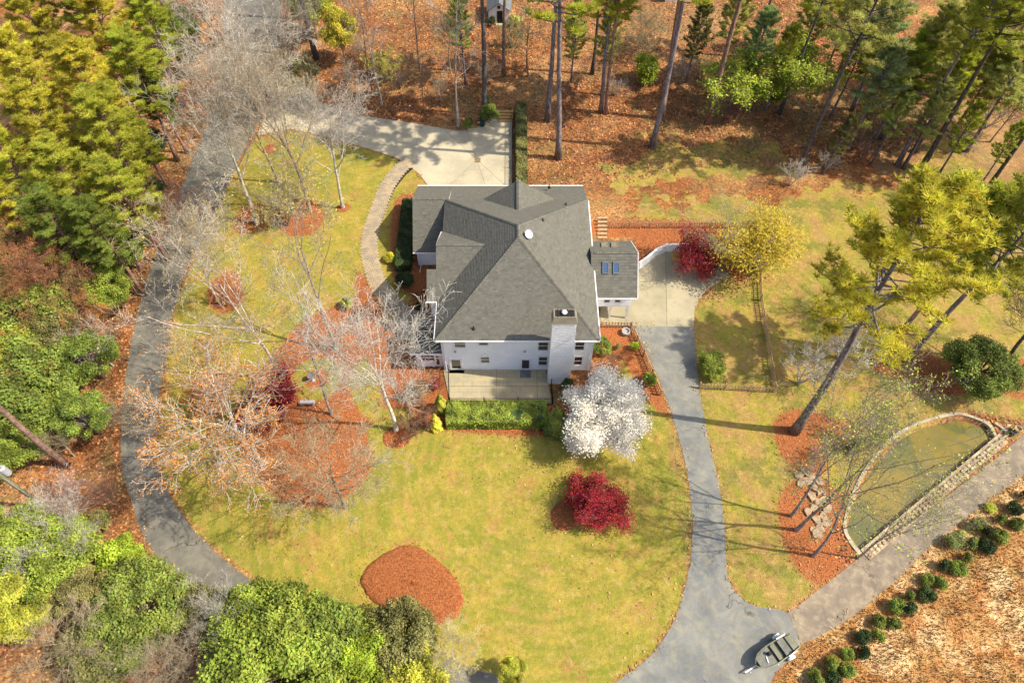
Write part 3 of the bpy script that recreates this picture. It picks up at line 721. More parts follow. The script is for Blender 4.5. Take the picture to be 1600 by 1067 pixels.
# chimney
cx0, cx1, cy0, cy1 = 3.63, 5.83, 37.62, 38.72
cz = 10.45
ch = MB(); ch.box(cx0, cx1, cy0, cy1, 0, cz); ch = ch.obj('chimney', M['pbrick'], house)
mb = MB(); z = .1
while z < cz-.08:
    r = random.Random(int(z*1000)); x = cx0-r.uniform(0, .5)
    while x < cx1-.05:
        xa, xb = max(x, cx0), min(x+.5, cx1); x += .5+r.uniform(-.04, .04)
        if xb-xa > .05: mb.box(xa+.006, xb-.006, cy0-.018-r.uniform(0, .012), cy0+.01, z, z+.155)
    z += .17
mb.obj('brick_face', M['pbrick'], ch, kind='stuff')
MB().box(cx0+.12, cx1-.12, cy1-.01, 39.3, 0, 5.8).obj('chimney_back', M['siding'], ch)
cp = MB(); e = .07; cp.add([(cx0-e, cy0-e, cz-.03), (cx1+e, cy0-e, cz-.03), (cx1+e, cy1+e, cz-.03), (cx0-e, cy1+e, cz-.03), (cx0+.1, cy0+.12, cz+.75), (cx1-.1, cy0+.12, cz+.75), (cx1-.1, cy1-.05, cz+.75), (cx0+.1, cy1-.05, cz+.75)],
    [(0, 3, 2, 1), (0, 1, 5, 4), (1, 2, 6, 5), (2, 3, 7, 6), (3, 0, 4, 7), (4, 5, 6, 7)]); cp = cp.obj('chimney_shroud', M['cap'], ch)
MB().box(cx0+.22, cx1-.22, cy0+.2, cy1-.14, cz+.74, cz+.765).obj('flue_opening', M['dark'], ch)
for x in (4.1, 4.4, 5.0, 5.3): MB().box(x-.02, x+.02, cy0+.16, cy1-.08, cz+.76, cz+.79).obj('grate_bar', M['iron'], ch)
MB().lathe([(.11, cz+.75), (.11, cz+.95), (.26, cz+.97), (.2, cz+1.06), (.06, cz+1.12)], 4.68, (cy0+cy1)/2, 16).obj('flue_cap', M['trim'], ch)
# rooftop fittings
def roofz(x, y):
    return min(6+(x+7.42)*6/8.04, 6+(8.42-x)*6/7.8, 6+(y-38.85)*6/7.85, 6+(57.9-y)*6/9.7)
def on_roof(px, py):
    for h in np.arange(13, 5, -.02):
        x, y = G(px, py, h)
        if h <= max(roofz(x, y), 6-(y-57.9)*.47 if y > 57.9 else 0): return x, y, h
    return x, y, h
for i, (px, py) in enumerate([(740, 514), (848, 345), (884, 321), (858, 293)]):
    x, y, z = on_roof(px, py); m = MB(); m.lathe([(.16, z-.1), (.15, z+.1), (.06, z+.14), (.055, z+.42)], x, y, 10)
    m.obj('vent_pipe', M['dark'], house)
for px, py in ((818, 301),):
    x, y = G(px, py, 8.2); MB().lathe([(.2, 7.3), (.16, 8.0), (.06, 8.1), (.055, 8.4)], x, y, 10).obj('vent_pipe', M['dark'], house)
x, y, z = on_roof(826, 372)
dish = empty('satellite_dish', (x, y, z), 'pale oval satellite dish near the top of the grey roof', 'satellite dish')
dv, df = [], []
ax = Vector((.35, -.55, .8)).normalized(); s1 = ax.cross(Vector((0,0,1))).normalized(); s2 = s1.cross(ax)
c0 = Vector((x, y, z+.55))
for k in range(5):
    for j in range(20):
        a = 2*math.pi*j/20; rr_ = .40*k/4; dv.append(c0+s1*math.cos(a)*rr_+s2*math.sin(a)*rr_*1.12+ax*(rr_**2*.5))
for k in range(4):
    for j in range(20): df.append((k*20+j, k*20+(j+1)%20, (k+1)*20+(j+1)%20, (k+1)*20+j))
obj('reflector', dv, df, M['metal'], dish, smooth=True); MB().tube([(x, y, z), (x, y, z+.5)], .03, 6).obj('mast', M['iron'], dish)
MB().tube([tuple(c0-s2*.4), tuple(c0+ax*.5-s2*.2)], .018, 5).obj('feed_arm', M['metal'], dish)

# east wing: a lower gabled room over a carport porch
wing = house
ex0, ex1 = 8.15, 12.95
ERZ = 7.1; er, es, en = (49.1, ERZ), (45.4, 4.25), (52.6, 5.0)
slope([(ex0, es[0], es[1]), (ex1, es[0], es[1]), (ex1, er[0], er[1]), (ex0, er[0], er[1])], 21, expo=.30, tab=.5)
slope([(ex0, en[0], en[1]), (ex0, er[0], er[1]), (ex1, er[0], er[1]), (ex1-.15, en[0], en[1])], 22); ridge_cap((ex0+.3, er[0], ERZ), (ex1, er[0], ERZ))
clapboard(8.0, 12.45, 45.9, 52.2, 2.35, 4.15)
obj('gable_wall', [(12.44, 45.9, 4.1), (12.44, 49.1, 6.75), (12.44, 52.2, 4.9), (12.44, 52.2, 4.1), (12.3, 45.9, 4.1), (12.3, 49.1, 6.75), (12.3, 52.2, 4.9), (12.3, 52.2, 4.1)],
    [(3,2,1,0), (4,5,6,7), (0,1,5,4), (1,2,6,5), (2,3,7,6), (3,0,4,7)], M['white'], house)
gutter((ex0+.25, es[0]-.06, es[1]-.07), (ex1, es[0]-.06, es[1]-.07)); MB().bar((ex1+.03, es[0], es[1]-.02), (ex1+.03, er[0], ERZ-.02), .06, .16).obj('rake_board', M['trim'], house); MB().bar((ex1+.03, er[0], ERZ-.02), (ex1-.1, en[0], en[1]-.02), .06, .16).obj('rake_board', M['trim'], house)
for px0, px1 in ((942, 953.5), (958.5, 970)):
    x0, za = PY(px0, 477, 45.9); x1, zb = PY(px1, 468.5, 45.9); win_box(x0+.05, x1-.05, 3.05, 3.85, 45.9, house)
clapboard(8.0, 12.3, 48.6, 52.1, 0, 2.34)
MB().box(8.0, 12.45, 45.88, 46.12, 2.18, 2.36).obj('porch_beam', M['trim'], house)
for x in (10.55, 12.35): MB().box(x-.09, x+.09, 45.9, 46.08, 0, 2.18).obj('porch_post', M['trim'], house)
MB().box(8.05, 8.75, 46.5, 48.5, 0, .5).obj('porch_step', M['cap'], house)
# skylights
def ewroof(y): return es[1]+(y-es[0])*(ERZ-es[1])/(er[0]-es[0])
for px0, px1, py0, py1, south in ((941, 951, 409, 428, 1), (957.5, 967.5, 409, 428, 1), (939.5, 950, 380.5, 387, 0), (955, 966, 380.5, 387, 0)):
    def hit(px, py):
        for h in np.arange(8, 3.5, -.01):
            x, y = G(px, py, h); zz = ewroof(y) if south else ERZ-(y-er[0])*(ERZ-en[1])/(en[0]-er[0])
            if h <= zz: return x, y, h
        return x, y, h
    a = hit(px0, py1); b = hit(px1, py1); c_ = hit(px1, py0); d_ = hit(px0, py0)
    a, b, c_, d_ = [Vector(q) for q in (a, b, c_, d_)]; n = (b-a).cross(d_-a).normalized(); n = n if n.z > 0 else -n
    cen = (a+b+c_+d_)/4; A = [a, b, c_, d_]
    bot = [q-n*.05 for q in A]; top = [q+n*.16 for q in A]; inn = [cen+(q-cen)*.78+n*.16 for q in A]; inb = [cen+(q-cen)*.78+n*.11 for q in A]
    sk = obj('skylight', bot+top+inn+inb, [(i, (i+1)%4, 4+(i+1)%4, 4+i) for i in range(4)]+[(4+i, 4+(i+1)%4, 8+(i+1)%4, 8+i) for i in range(4)]+[(8+i, 8+(i+1)%4, 12+(i+1)%4, 12+i) for i in range(4)], M['cap'] if not south else M['steelroof'], house, origin=tuple(cen))
    obj('pane', inb, [(0, 1, 2, 3)] if (inb[1]-inb[0]).cross(inb[3]-inb[0]).z > 0 else [(3,2,1,0)], M['skyglass'] if south else M['cap'], sk)
# west porch: small single-storey room with a dark roof and balustrade
slope([(-10.2, 39.4, 2.9), (-7.0, 39.4, 2.9), (-7.0, 43.0, 3.7), (-10.2, 43.0, 3.7)], 31)
clapboard(-9.7, -6.95, 39.8, 42.8, 0, 2.85)
win_box(-9.2, -8.0, 1.2, 2.2, 39.8, house); win_box(-7.9, -7.3, .1, 2.1, 39.8, house, True)
gutter((-10.2, 39.33, 2.84), (-7.0, 39.33, 2.84))
MB().box(-12.2, -8.0, 43.0, 46.2, 0, .2).obj('porch_floor', M['concrete2'], house)
rl = MB()
for i in range(24): rl.box(-9.9+i*.125, -9.86+i*.125, 46.18, 46.22, .2, 1.0)
rl.box(-9.95, -6.95, 46.17, 46.23, .98, 1.04); rl.obj('balustrade', M['planter'], house)

# ------------------------------------------------------------------ metal railings round the patio
def iron_fence(pts, label, ht=1.2, sp=.13, posts=None, name='iron_fence'):
    e = empty(name, (*pts[0], 0), label, 'railing'); bal = MB()
    for (a, b) in zip(pts[:-1], pts[1:]):
        L = math.dist(a, b); n = max(int(L/sp), 1); ux, uy = (b[0]-a[0])/L, (b[1]-a[1])/L
        for i in range(n+1):
            x, y = a[0]+ux*i*L/n, a[1]+uy*i*L/n; bal.box(x-.011, x+.011, y-.011, y+.011, .05, ht)
        for z in (.14, ht-.08): MB().bar((*a, z), (*b, z), .04, .035).obj('rail', M['iron'], e)
        k = max(int(round(L/3.3)), 1)
        for i in range(k+1):
            x, y = a[0]+ux*i*L/k, a[1]+uy*i*L/k; mb = MB(); mb.box(x-.04, x+.04, y-.04, y+.04, 0, ht+.12); mb.lathe([(.06, ht+.12), (.06, ht+.2), (.01, ht+.24)], x, y, 6); mb.obj('post', M['iron'], e)
    bal.obj('balusters', M['iron'], e, kind='stuff'); return e
iron_fence([G(704, 631.5), G(862, 631.5)], 'black iron railing along the front edge of the patio')
iron_fence([G(863.5, 631), (G(863.5, 631)[0]-.1, 37.3)], 'short black iron railing on the chimney side of the patio')
iron_fence([G(702.5, 631), (G(700, 600)[0], 39.0)], 'black iron railing on the island side of the patio')
iron_fence([G(800.5, 189), G(800.5, 290)], 'black iron railing beside the clipped hedge of the parking pad')
# ------------------------------------------------------------------ timber picket fences
pick_me = None
def picket_fence(pts, label, ht=1.05, sp=.30, group='timber picket fences'):
    global pick_me
    e = empty('picket_fence', (*pts[0], 0), label, 'fence', group); r = random.Random(len(label))
    if not pick_me:
        m = MB(); m.add([(-.06,-.018,.06),(.06,-.018,.06),(.06,.018,.06),(-.06,.018,.06),(-.06,-.018,ht-.07),(.06,-.018,ht-.07),(.06,.018,ht-.07),(-.06,.018,ht-.07),(0,-.018,ht),(0,.018,ht)],
            [(0,1,5,4),(1,2,6,5),(2,3,7,6),(3,0,4,7),(4,5,8),(6,7,9),(5,6,9,8),(7,4,8,9),(0,3,2,1)]); pick_me = mesh('picket', m.v, m.f, M['wood'])
    for (a, b) in zip(pts[:-1], pts[1:]):
        L = math.dist(a, b); n = max(int(L/sp), 1); ux, uy = (b[0]-a[0])/L, (b[1]-a[1])/L; ang = math.atan2(uy, ux)
        for i in range(n):
            t = (i+.5)*L/n; inst('picket', pick_me, e, (a[0]+ux*t+uy*.05, a[1]+uy*t-ux*.05, r.uniform(-.02, .02)), ang+r.uniform(-.03, .03), (r.uniform(.9, 1.15), 1, r.uniform(.97, 1.03)))
        k = max(int(round(L/2.4)), 1)
        for i in range(k):
            p = (a[0]+ux*i*L/k, a[1]+uy*i*L/k); q = (a[0]+ux*(i+1)*L/k, a[1]+uy*(i+1)*L/k)
            for z in (.3, .82): MB().bar((*p, z), (*q, z), .04, .09).obj('rail', M['wood'], e)
            MB().box(p[0]-.055, p[0]+.055, p[1]+.02, p[1]+.13, 0, ht+.08).obj('post', M['wood'], e)
        MB().box(b[0]-.055, b[0]+.055, b[1]-.05, b[1]+.06, 0, ht+.08).obj('post', M['wood'], e)
picket_fence([G(951, 356), G(1172, 357)], 'brown picket fence running behind the crimson tree and yellow tree')
picket_fence([G(1183, 375), G(1188, 470), G(1210, 612)], 'long brown picket fence beyond the turning pad, down the lawn', sp=.30)
picket_fence([G(1092, 607), G(1210, 613)], 'short brown picket fence from the driveway edge to the fence corner')
picket_fence([G(939, 511), G(986, 512), G(1006, 556), G(1032, 618)], 'brown picket fence beside the driveway, next to the white blossom tree')
stp = empty('garden_steps', (*G(943, 368), 0), 'narrow brown timber steps between the house wall and picket fence', 'steps')
for i in range(6):
    x, y = G(941, 372-i*5.2); MB().box(x-.55, x+.55, y-.1, y+.12, 0, .12+.1*i).obj('tread', M['wood'], stp)
stp = empty('timber_steps', (*G(789, 188), 0), 'pale timber steps at the far end of the parking pad', 'steps')
for i in range(4):
    x, y = G(789, 190-i*3.4); MB().box(x-.95, x+.95, y-.12, y+.22, 0, .14+.15*i).obj('tread', M['newwood'], stp)
for x_ in (G(800.5, 188)[0],): MB().box(x_-.06, x_+.1, G(0, 190)[1], G(0, 178)[1], 0, .75).obj('side_board', M['newwood'], stp)
# white retaining wall round the turning pad
rw = MB(); ribbon(GP([(997, 421), (1010, 412), (1024, 400), (1040, 393), (1085, 392.5), (1098, 394)]), .22, -.05, 1.25, rw); rw.obj('retaining_wall', M['white'], None, origin=(*G(1040, 393), 0))
tag(bpy.data.objects['retaining_wall'], 'white angled retaining wall behind the turning pad', 'wall')
# rough wooden crate by the wall
ck = empty('wooden_crate', (*G(1056, 404), 0), 'open orange-brown wooden crate against the white retaining wall', 'crate')
x, y = G(1058, 404); 
for i in range(5):
    MB().box(x-.62, x+.62, y-.5+i*.21, y-.5+i*.21+.18, .62, .68).obj('plank', M['newwood'], ck)
for sx in (-1, 1):
    for j in range(3): MB().box(x+sx*.62-.03, x+sx*.62+.03, y-.5, y+.53, .08+j*.2, .23+j*.2).obj('plank', M['newwood'], ck)
for j in range(3): MB().box(x-.58, x+.58, y-.55, y-.5, .08+j*.2, .23+j*.2).obj('plank', M['newwood'], ck)
MB().box(x-.1, x+.5, y-.2, y+.3, .685, .86).obj('lid_block', M['newwood'], ck)
# round planter
x, y = G(977.5, 521)
MB().lathe([(.30, 0), (.42, .12), (.46, .42), (.46, .5), (.34, .5), (.33, .32), (.22, .3)], x, y, 20).obj('stone_planter', M['planter'], None, origin=(x, y, 0))
tag(bpy.data.objects['stone_planter'], 'round grey stone planter at the corner of the driveway fence', 'planter')
# drain grate
x, y = G(746.5, 251); dg = empty('drain_grate', (x, y, .03), 'square rusty drain grate set in the parking pad', 'drain')
MB().box(x-.36, x+.36, y-.40, y+.40, .02, .045).obj('pit', M['dark'], dg)
for i in range(8): MB().box(x-.34+i*.09, x-.30+i*.09, y-.38, y+.38, .04, .06).obj('bar', M['wood'], dg)
for sx in (-1, 1): MB().box(x+sx*.38-.03, x+sx*.38+.03, y-.43, y+.43, .03, .065).obj('frame', M['wood'], dg)
# wheeled bin by the pad
x, y = G(753.5, 197); bn = empty('wheelie_bin', (x, y, 0), 'dark green wheeled bin between two bushes at the parking pad', 'bin')
MB().add([(x-.25,y-.28,.08),(x+.25,y-.28,.08),(x+.25,y+.28,.08),(x-.25,y+.28,.08),(x-.3,y-.36,1.0),(x+.3,y-.36,1.0),(x+.3,y+.34,1.0),(x-.3,y+.34,1.0)], [(0,3,2,1),(0,1,5,4),(1,2,6,5),(2,3,7,6),(3,0,4,7),(4,5,6,7)]).obj('body', M['bin'], bn)
MB().box(x-.33, x+.33, y-.4, y+.38, 1.0, 1.07).obj('lid', M['bin'], bn)
for sx in (-1, 1): MB().tube([(x+sx*.26, y+.3, .11), (x+sx*.32, y+.3, .11)], .11, 10).obj('wheel', M['rubber'], bn)
# stone bench and bird bath in the island bed
x, y = G(482, 632); bn = empty('garden_bench', (x, y, 0), 'pale stone bench facing the ring of grass in the island bed', 'bench')
MB().box(x-.75, x+.75, y-.22, y+.22, .42, .5).obj('seat', M['metal'], bn)
for sx in (-1, 1): MB().box(x+sx*.5-.09, x+sx*.5+.09, y-.17, y+.17, 0, .42).obj('leg', M['planter'], bn)
MB().box(x-.75, x+.75, y-.30, y-.23, .62, .85).obj('backrest', M['metal'], bn)
for sx in (-1, 1): MB().box(x+sx*.6-.04, x+sx*.6+.04, y-.29, y-.24, .3, .62).obj('backrest_post', M['metal'], bn)
x, y = G(489, 594); fb = empty('bird_bath', (x, y, 0), 'small dark stone bird bath at the centre of the grass ring', 'bird bath')
MB().lathe([(.24, 0), (.2, .1), (.09, .2), (.08, .62), (.14, .7)], x, y, 14).obj('pedestal', M['planter'], fb); MB().lathe([(.1, .68), (.38, .82), (.40, .9), (.33, .88), (.1, .8)], x, y, 18).obj('basin', M['steelroof'], fb)
# fountain jars, pump post and pots at the pond's corner
for i, (px, py, c, lb) in enumerate([(1586, 674, 'wood', 'round rusty barrel at the tip of the pond, larger one'), (1579, 679, 'iron', 'dark round pot beside the rusty barrel at the pond tip')]):
    x, y = G(px, py); q = .36-.06*i; MB().lathe([(q*.8, 0), (q, .3), (q, .62), (q*.82, .64), (q*.78, .45), (q*.5, .42)], x, y, 18).obj('pond_pot', M[c], None, origin=(x, y, 0))
    tag(bpy.data.objects['pond_pot' if i == 0 else 'pond_pot.001'], lb, 'pot')
x, y = G(1561, 676); pp = empty('water_spout', (x, y, 0), 'thin white upright pipe standing at the tip of the pond', 'pipe')
MB().tube([(x, y, -.3), (x, y, 1.5)], .045, 8).obj('pipe', M['trim'], pp); MB().tube([(x, y, 1.48), (x+.3, y+.02, 1.55)], .04, 8).obj('elbow', M['trim'], pp)
# sluice frame
fx0, fx1 = G(1553, 662), G(1574, 677); sf = empty('sluice_frame', (*fx0, 0), 'narrow concrete channel closing the tip of the pond', 'channel')
MB().bar((*fx0, .1), (*fx1, .1), .22, .3).obj('side_wall', M['curb'], sf); MB().bar((*G(1571, 682), .1), (*G(1540, 706), .1), .22, .3).obj('side_wall', M['curb'], sf); MB().bar((*G(1572, 681), .05), (*G(1556, 691), .05), .1, .2).obj('gate_board', M['wood'], sf)

# ------------------------------------------------------------------ small boat on its trailer
bx, by = G(1204, 1029); ax_, ay_ = G(1236, 1003); cx_, cy_ = G(1168, 1048)
bd = Vector((cx_-ax_, cy_-ay_, 0)).normalized(); bs_ = Vector((-bd.y, bd.x, 0)); bl = math.dist((ax_, ay_), (cx_, cy_))
boat = empty('jon_boat', (bx, by, 0), 'olive green flat-bottomed boat with white gunwale strips on a trailer', 'boat')
trl = empty('boat_trailer', (bx, by, 0), 'boat trailer under the olive boat, its white tongue reaching forward', 'trailer')
def BP(s, a, z): p = Vector((ax_, ay_, 0))+bd*s+bs_*a; return (p.x, p.y, z)
HW = [(0, .66), (.6, .72), (1.4, .76), (2.2, .78), (2.9, .74), (3.4, .62), (3.75, .42), (3.98, .16)]
hv, hf = [], []
for i, (s_, hw) in enumerate(HW):
    keel = .55+(.0 if s_ < 2.4 else (s_-2.4)**2*.1)
    hv += [BP(s_, -hw*.55, keel), BP(s_, hw*.55, keel), BP(s_, hw*.95, keel+.22), BP(s_, hw, 1.05), BP(s_, hw-.09, 1.06), BP(s_, hw*.86, .82), BP(s_, -hw*.86, .82), BP(s_, -hw+.09, 1.06), BP(s_, -hw, 1.05), BP(s_, -hw*.95, keel+.22)]
for i in range(len(HW)-1):
    for j in range(10):
        if j == 5: continue
        a = i*10+j; b = i*10+(j+1) % 10; hf.append((a, b, b+10, a+10))
hf += [tuple(range(9, -1, -1)), tuple(range(70, 80))]
obj('hull', hv, hf, M['boat'], boat)
MB().add([BP(.05, -.58, .83), BP(.05, .58, .83), BP(1.4, .66, .83), BP(1.4, -.66, .83)], [(0,1,2,3)]).obj('rear_deck', M['boatin'], boat)
MB().add([BP(s_, a, z) for s_, a, z in ((1.4, -.65, .7), (1.4, .65, .7), (2.35, .66, .7), (2.35, -.66, .7))], [(0,1,2,3)]).obj('cockpit_floor', M['boatin'], boat)
MB().add([BP(s_, a, z) for s_, a, z in ((2.35, -.67, .98), (2.35, .67, .98), (2.9, .62, .99), (3.4, .5, 1.0), (3.75, .32, 1.01), (3.75, -.32, 1.01), (3.4, -.5, 1.0), (2.9, -.62, .99))], [tuple(range(8))]).obj('fore_deck', M['boatin'], boat)
MB().add([BP(s_, a, z) for s_, a, z in ((.08, -.5, .98), (.08, .5, .98), (.62, .55, .98), (.62, -.55, .98))]+[BP(s_, a, z) for s_, a, z in ((.08, -.5, .84), (.08, .5, .84), (.62, .55, .84), (.62, -.55, .84))], [(0,1,2,3),(0,4,5,1),(1,5,6,2),(2,6,7,3),(3,7,4,0)]).obj('hatch', M['boat'], boat)
MB().bar(BP(1.25, -.6, .93), BP(1.25, .6, .93), .28, .1).obj('seat', M['boatin'], boat); MB().bar(BP(1.95, -.62, .95), BP(1.95, .62, .95), .34, .1).obj('seat', M['boat'], boat)
for sx in (-1, 1): MB().bar(BP(.55, sx*.72, 1.12), BP(1.35, sx*.755, 1.12), .09, .07).obj('gunwale_strip', M['trim'], boat)
MB().bar(BP(2.9, -.12, 1.05), BP(3.05, .32, 1.05), .07, .05).obj('rod', M['trim'], boat)
MB().lathe([(.16, 1.0), (.13, 1.12), (.05, 1.15), (.05, 1.3), (.15, 1.34), (.1, 1.42)], *BP(2.6, -.18, 0)[:2], 12).obj('trolling_motor', M['iron'], boat)
for sx in (-1, 1): MB().bar(BP(-.1, sx*.5, .42), BP(2.9, sx*.5, .42), .08, .1).obj('frame_rail', M['metal'], trl)
MB().bar(BP(2.7, -.5, .42), BP(3.9, 0, .42), .07, .1).obj('frame_rail', M['metal'], trl); MB().bar(BP(2.7, .5, .42), BP(3.9, 0, .42), .07, .1).obj('frame_rail', M['metal'], trl)
MB().bar(BP(3.7, 0, .45), BP(4.95, 0, .45), .1, .1).obj('tongue', M['trim'], trl); MB().bar(BP(4.6, .2, .3), BP(4.6, .2, .62), .08, .08).obj('jack', M['metal'], trl)
for s_ in (.2, 2.2): MB().bar(BP(s_, -.85, .42), BP(s_, .85, .42), .07, .08).obj('crossbar', M['metal'], trl)
for sx in (-1, 1):
    MB().tube([BP(.95, sx*.86, .3), BP(.95, sx*1.02, .3)], .3, 18).obj('wheel', M['rubber'], trl)
    fm = MB(); q = [BP(.95+math.cos(a)*.38, sx*.84, .3+math.sin(a)*.38) for a in np.linspace(.3, math.pi-.3, 7)]; q2 = [BP(.95+math.cos(a)*.38, sx*1.06, .3+math.sin(a)*.38) for a in np.linspace(.3, math.pi-.3, 7)]
    fm.add(q+q2, [(i, i+1, 8+i, 7+i) for i in range(6)]).obj('fender', M['trim'], trl)

# ------------------------------------------------------------------ utility pole
up = empty('utility_pole', (*G(78, 797), 0), 'wooden utility pole carrying a pale cylindrical transformer', 'utility pole')
x, y = G(78, 797); hp = 9.5
mb = MB(); mb.tube([(x, y, 0), (x, y, hp)], [.2, .15], 12); mb.obj('pole', M['polewood'], up)
x2, y2 = x+.12, y+.42
MB().lathe([(.24, 7.0), (.30, 7.03), (.31, 8.05), (.27, 8.12), (.2, 8.16), (.02, 8.2)], x2, y2+.05, 18).obj('transformer', M['metal'], up)
for dx_ in (-.12, .12): MB().lathe([(.04, 8.1), (.07, 8.2), (.04, 8.28), (.03, 8.42)], x2+dx_, y2+.05, 8).obj('bushing', M['planter'], up)
MB().bar((x-.1, y-.05, 7.7), (x2, y2, 7.7), .08, .25).obj('bracket', M['metal'], up)
MB().tube([(x+.14, y-.12, .05), (x+.14, y-.1, 7.2)], .03, 6).obj('ground_wire', M['planter'], up)
MB().bar((x-.9, y, hp-.3), (x+.9, y, hp-.3), .1, .12).obj('crossarm', M['polewood'], up)
gx2, gy2 = G(138, 817)
MB().tube([(gx2, gy2, .05), (x+.5, y+.1, 3.2)], .03, 6).obj('guy_guard', simple('yellow_guard', (.6,.45,.08)), up)

# ------------------------------------------------------------------ garden shed at the top
x, y = G(781, 38); sh = empty('garden_shed', (x, y, 0), 'small white garden shed with a dark open doorway among the pines', 'shed')
wv = [(x-1.7, y), (x+1.5, y), (x+1.5, y+4), (x-1.7, y+4)]
hz, rz_ = 2.3, 3.5; xm = x-.1
obj('wall', [(x-1.7,y,0),(x+1.5,y,0),(x+1.5,y,hz),(xm,y,rz_),(x-1.7,y,hz),(x-1.7,y+4,0),(x+1.5,y+4,0),(x+1.5,y+4,hz),(xm,y+4,rz_),(x-1.7,y+4,hz)],
    [(0,1,2,3,4),(9,8,7,6,5),(0,5,6,1),(1,6,7,2),(4,9,5,0)], M['pbrick'], sh)
for s_ in (-1, 1):
    e_ = x-2.0 if s_ < 0 else x+1.8
    deck([(e_, y-.3, hz-.15), (xm, y-.3, rz_+.05), (xm, y+4.3, rz_+.05), (e_, y+4.3, hz-.15)], sh, 'roof', mat=M['steelroof'])
MB().box(x-.42, x+.42, y-.06, y-.01, .12, 2.1).obj('door', M['dark'], sh); MB().box(x-.6, x+.6, y-.6, y-.02, 0, .16).obj('door_step', M['concrete'], sh)
MB().box(x-.3, x+.1, y-.12, y-.01, 2.5, 2.9).obj('lamp', M['iron'], sh)
x, y = G(1052, 4); sh2 = empty('outbuilding', (x, y, 0), 'low grey outbuilding cut by the upper edge behind the twin pines', 'shed')
MB().box(x-1.3, x+1.6, y, y+3, 0, 2.2).obj('wall', M['white'], sh2); deck([(x-1.6, y-.3, 2.15), (x+1.9, y-.3, 2.15), (x+1.9, y+3.2, 3.2), (x-1.6, y+3.2, 3.2)], sh2, 'roof', mat=M['steelroof'])
x, y = G(822, 34); bf = empty('bird_feeder', (x, y, 0), 'small white box on a post among thin bare trunks by the shed', 'bird feeder')
MB().box(x-.03, x+.03, y-.03, y+.03, 0, 1.3).obj('post', M['wood'], bf); MB().box(x-.3, x+.3, y-.25, y+.25, 1.3, 1.75).obj('box', M['trim'], bf); MB().box(x-.35, x+.35, y-.3, y+.3, 1.75, 1.82).obj('roof', M['planter'], bf)
x, y = G(900, 34); fl = empty('garden_flag', (x, y, 0), 'small red and white striped flag on a stake under the pines', 'flag')
MB().tube([(x-.4, y, 0), (x-.4, y, 1.3)], .025, 6).obj('stake', M['iron'], fl)
for i in range(4): MB().box(x-.38, x+.38, y-.012, y+.012, .5+i*.18, .68+i*.18).obj('stripe', M['redtin'] if i % 2 else M['trim'], fl)

# ------------------------------------------------------------------ plants: one prototype of each kind, then copies
def rvec(r): 
    while True:
        v = Vector((r.uniform(-1,1), r.uniform(-1,1), r.uniform(-1,1)))
        if .1 < v.length < 1: return v.normalized()
class Skel:
    """a trunk with limbs that divide again and again; keeps thick wood, thin wood and twig ends apart"""
    def __init__(s, seed): s.r = random.Random(seed); s.thick = MB(); s.thin = MB(); s.tips = []
    def grow(s, p, d, L, rad, lev, spec):
        r = s.r; seg, wander, lift = spec['seg'][lev], spec['wander'][lev], spec['lift'][lev]
        pts = [p]; dirs = [d]; q = p
        for i in range(seg):
            d = (d + rvec(r)*wander + Vector((0,0,lift))).normalized(); q = q+d*(L/seg); pts.append(q); dirs.append(d)
        last = lev == spec['levels']
        end = spec.get('endrad', .35)
        rads = [max(rad*(1-(1-end)*i/seg), .011) for i in range(seg+1)]
        if lev == 0: rads[0] *= 1.35
        (s.thick if lev <= spec['tl'] else s.thin).tube([tuple(x) for x in pts], rads, (8 if lev == 0 else 5 if lev == 1 else 3), cap=False)
        if last: s.tips.append((pts[-1], dirs[-1])); s.tips.append((pts[-2], dirs[-2])); return
        n = spec['n'][lev]; t0 = spec['t0'][lev]
        for i in range(n):
            t = t0+(1-t0)*(i+r.uniform(0, .9))/n; t = min(t, .999); k = t*seg; a = int(k); f = k-a
            pp = pts[a]*(1-f)+pts[a+1]*f; dd = dirs[a+1]
            ax = dd.cross(rvec(r)).normalized(); 
            if lev == 0:
                az = i*2.4+r.uniform(-.4, .4); ax = Vector((-math.sin(az), math.cos(az), 0)); 
            ang = R(r.uniform(*spec['ang'][lev]))
            nd = Matrix.Rotation(ang, 3, ax) @ dd
            s.grow(pp, nd, L*r.uniform(*spec['len'][lev])*(1-.35*t if lev else (1.15-.6*abs(t-.55) if 1 else 1)), rad*(1-(1-end)*t)*spec['rr'][lev], lev+1, spec)
        if lev: s.tips.append((pts[-1], dirs[-1]))
def T(base, name, mb, mat, smooth=True): 
    return mesh(name, mb.v, mb.f, mat, smooth)
def quads(name, cen, nrm, size, mat, seed, asp=1.6, roll=True):
    """many leaf-sized faces; cen, nrm arrays (n,3)"""
    g = np.random.default_rng(seed); n = len(cen); nrm = nrm/np.linalg.norm(nrm, axis=1, keepdims=True)
    t = g.normal(size=(n, 3)); t -= (t*nrm).sum(1, keepdims=True)*nrm; t /= np.linalg.norm(t, axis=1, keepdims=True)+1e-9; b = np.cross(nrm, t)
    sz = size*g.uniform(.6, 1.35, (n, 1)); a = t*sz*.5*asp; c = b*sz*.5
    V = np.stack([cen-a, cen-c*.9+nrm*sz*.12, cen+a, cen+c*.9+nrm*sz*.12], 1).reshape(-1, 3)
    return npmesh(name, V, np.arange(4*n).reshape(-1, 4), mat)
def leaves_at_tips(name, tips, per, spread, size, mat, seed, upbias=.6, asp=1.5):
    g = np.random.default_rng(seed); P_ = np.array([tuple(t[0]) for t in tips]); k = len(P_)
    cen = np.repeat(P_, per, 0)+g.normal(size=(k*per, 3))*spread; nrm = g.normal(size=(k*per, 3)); nrm[:, 2] = np.abs(nrm[:, 2])+upbias
    return quads(name, cen, nrm, size, mat, seed, asp)
PROTO = {}      # kind -> [(part name, mesh)], height
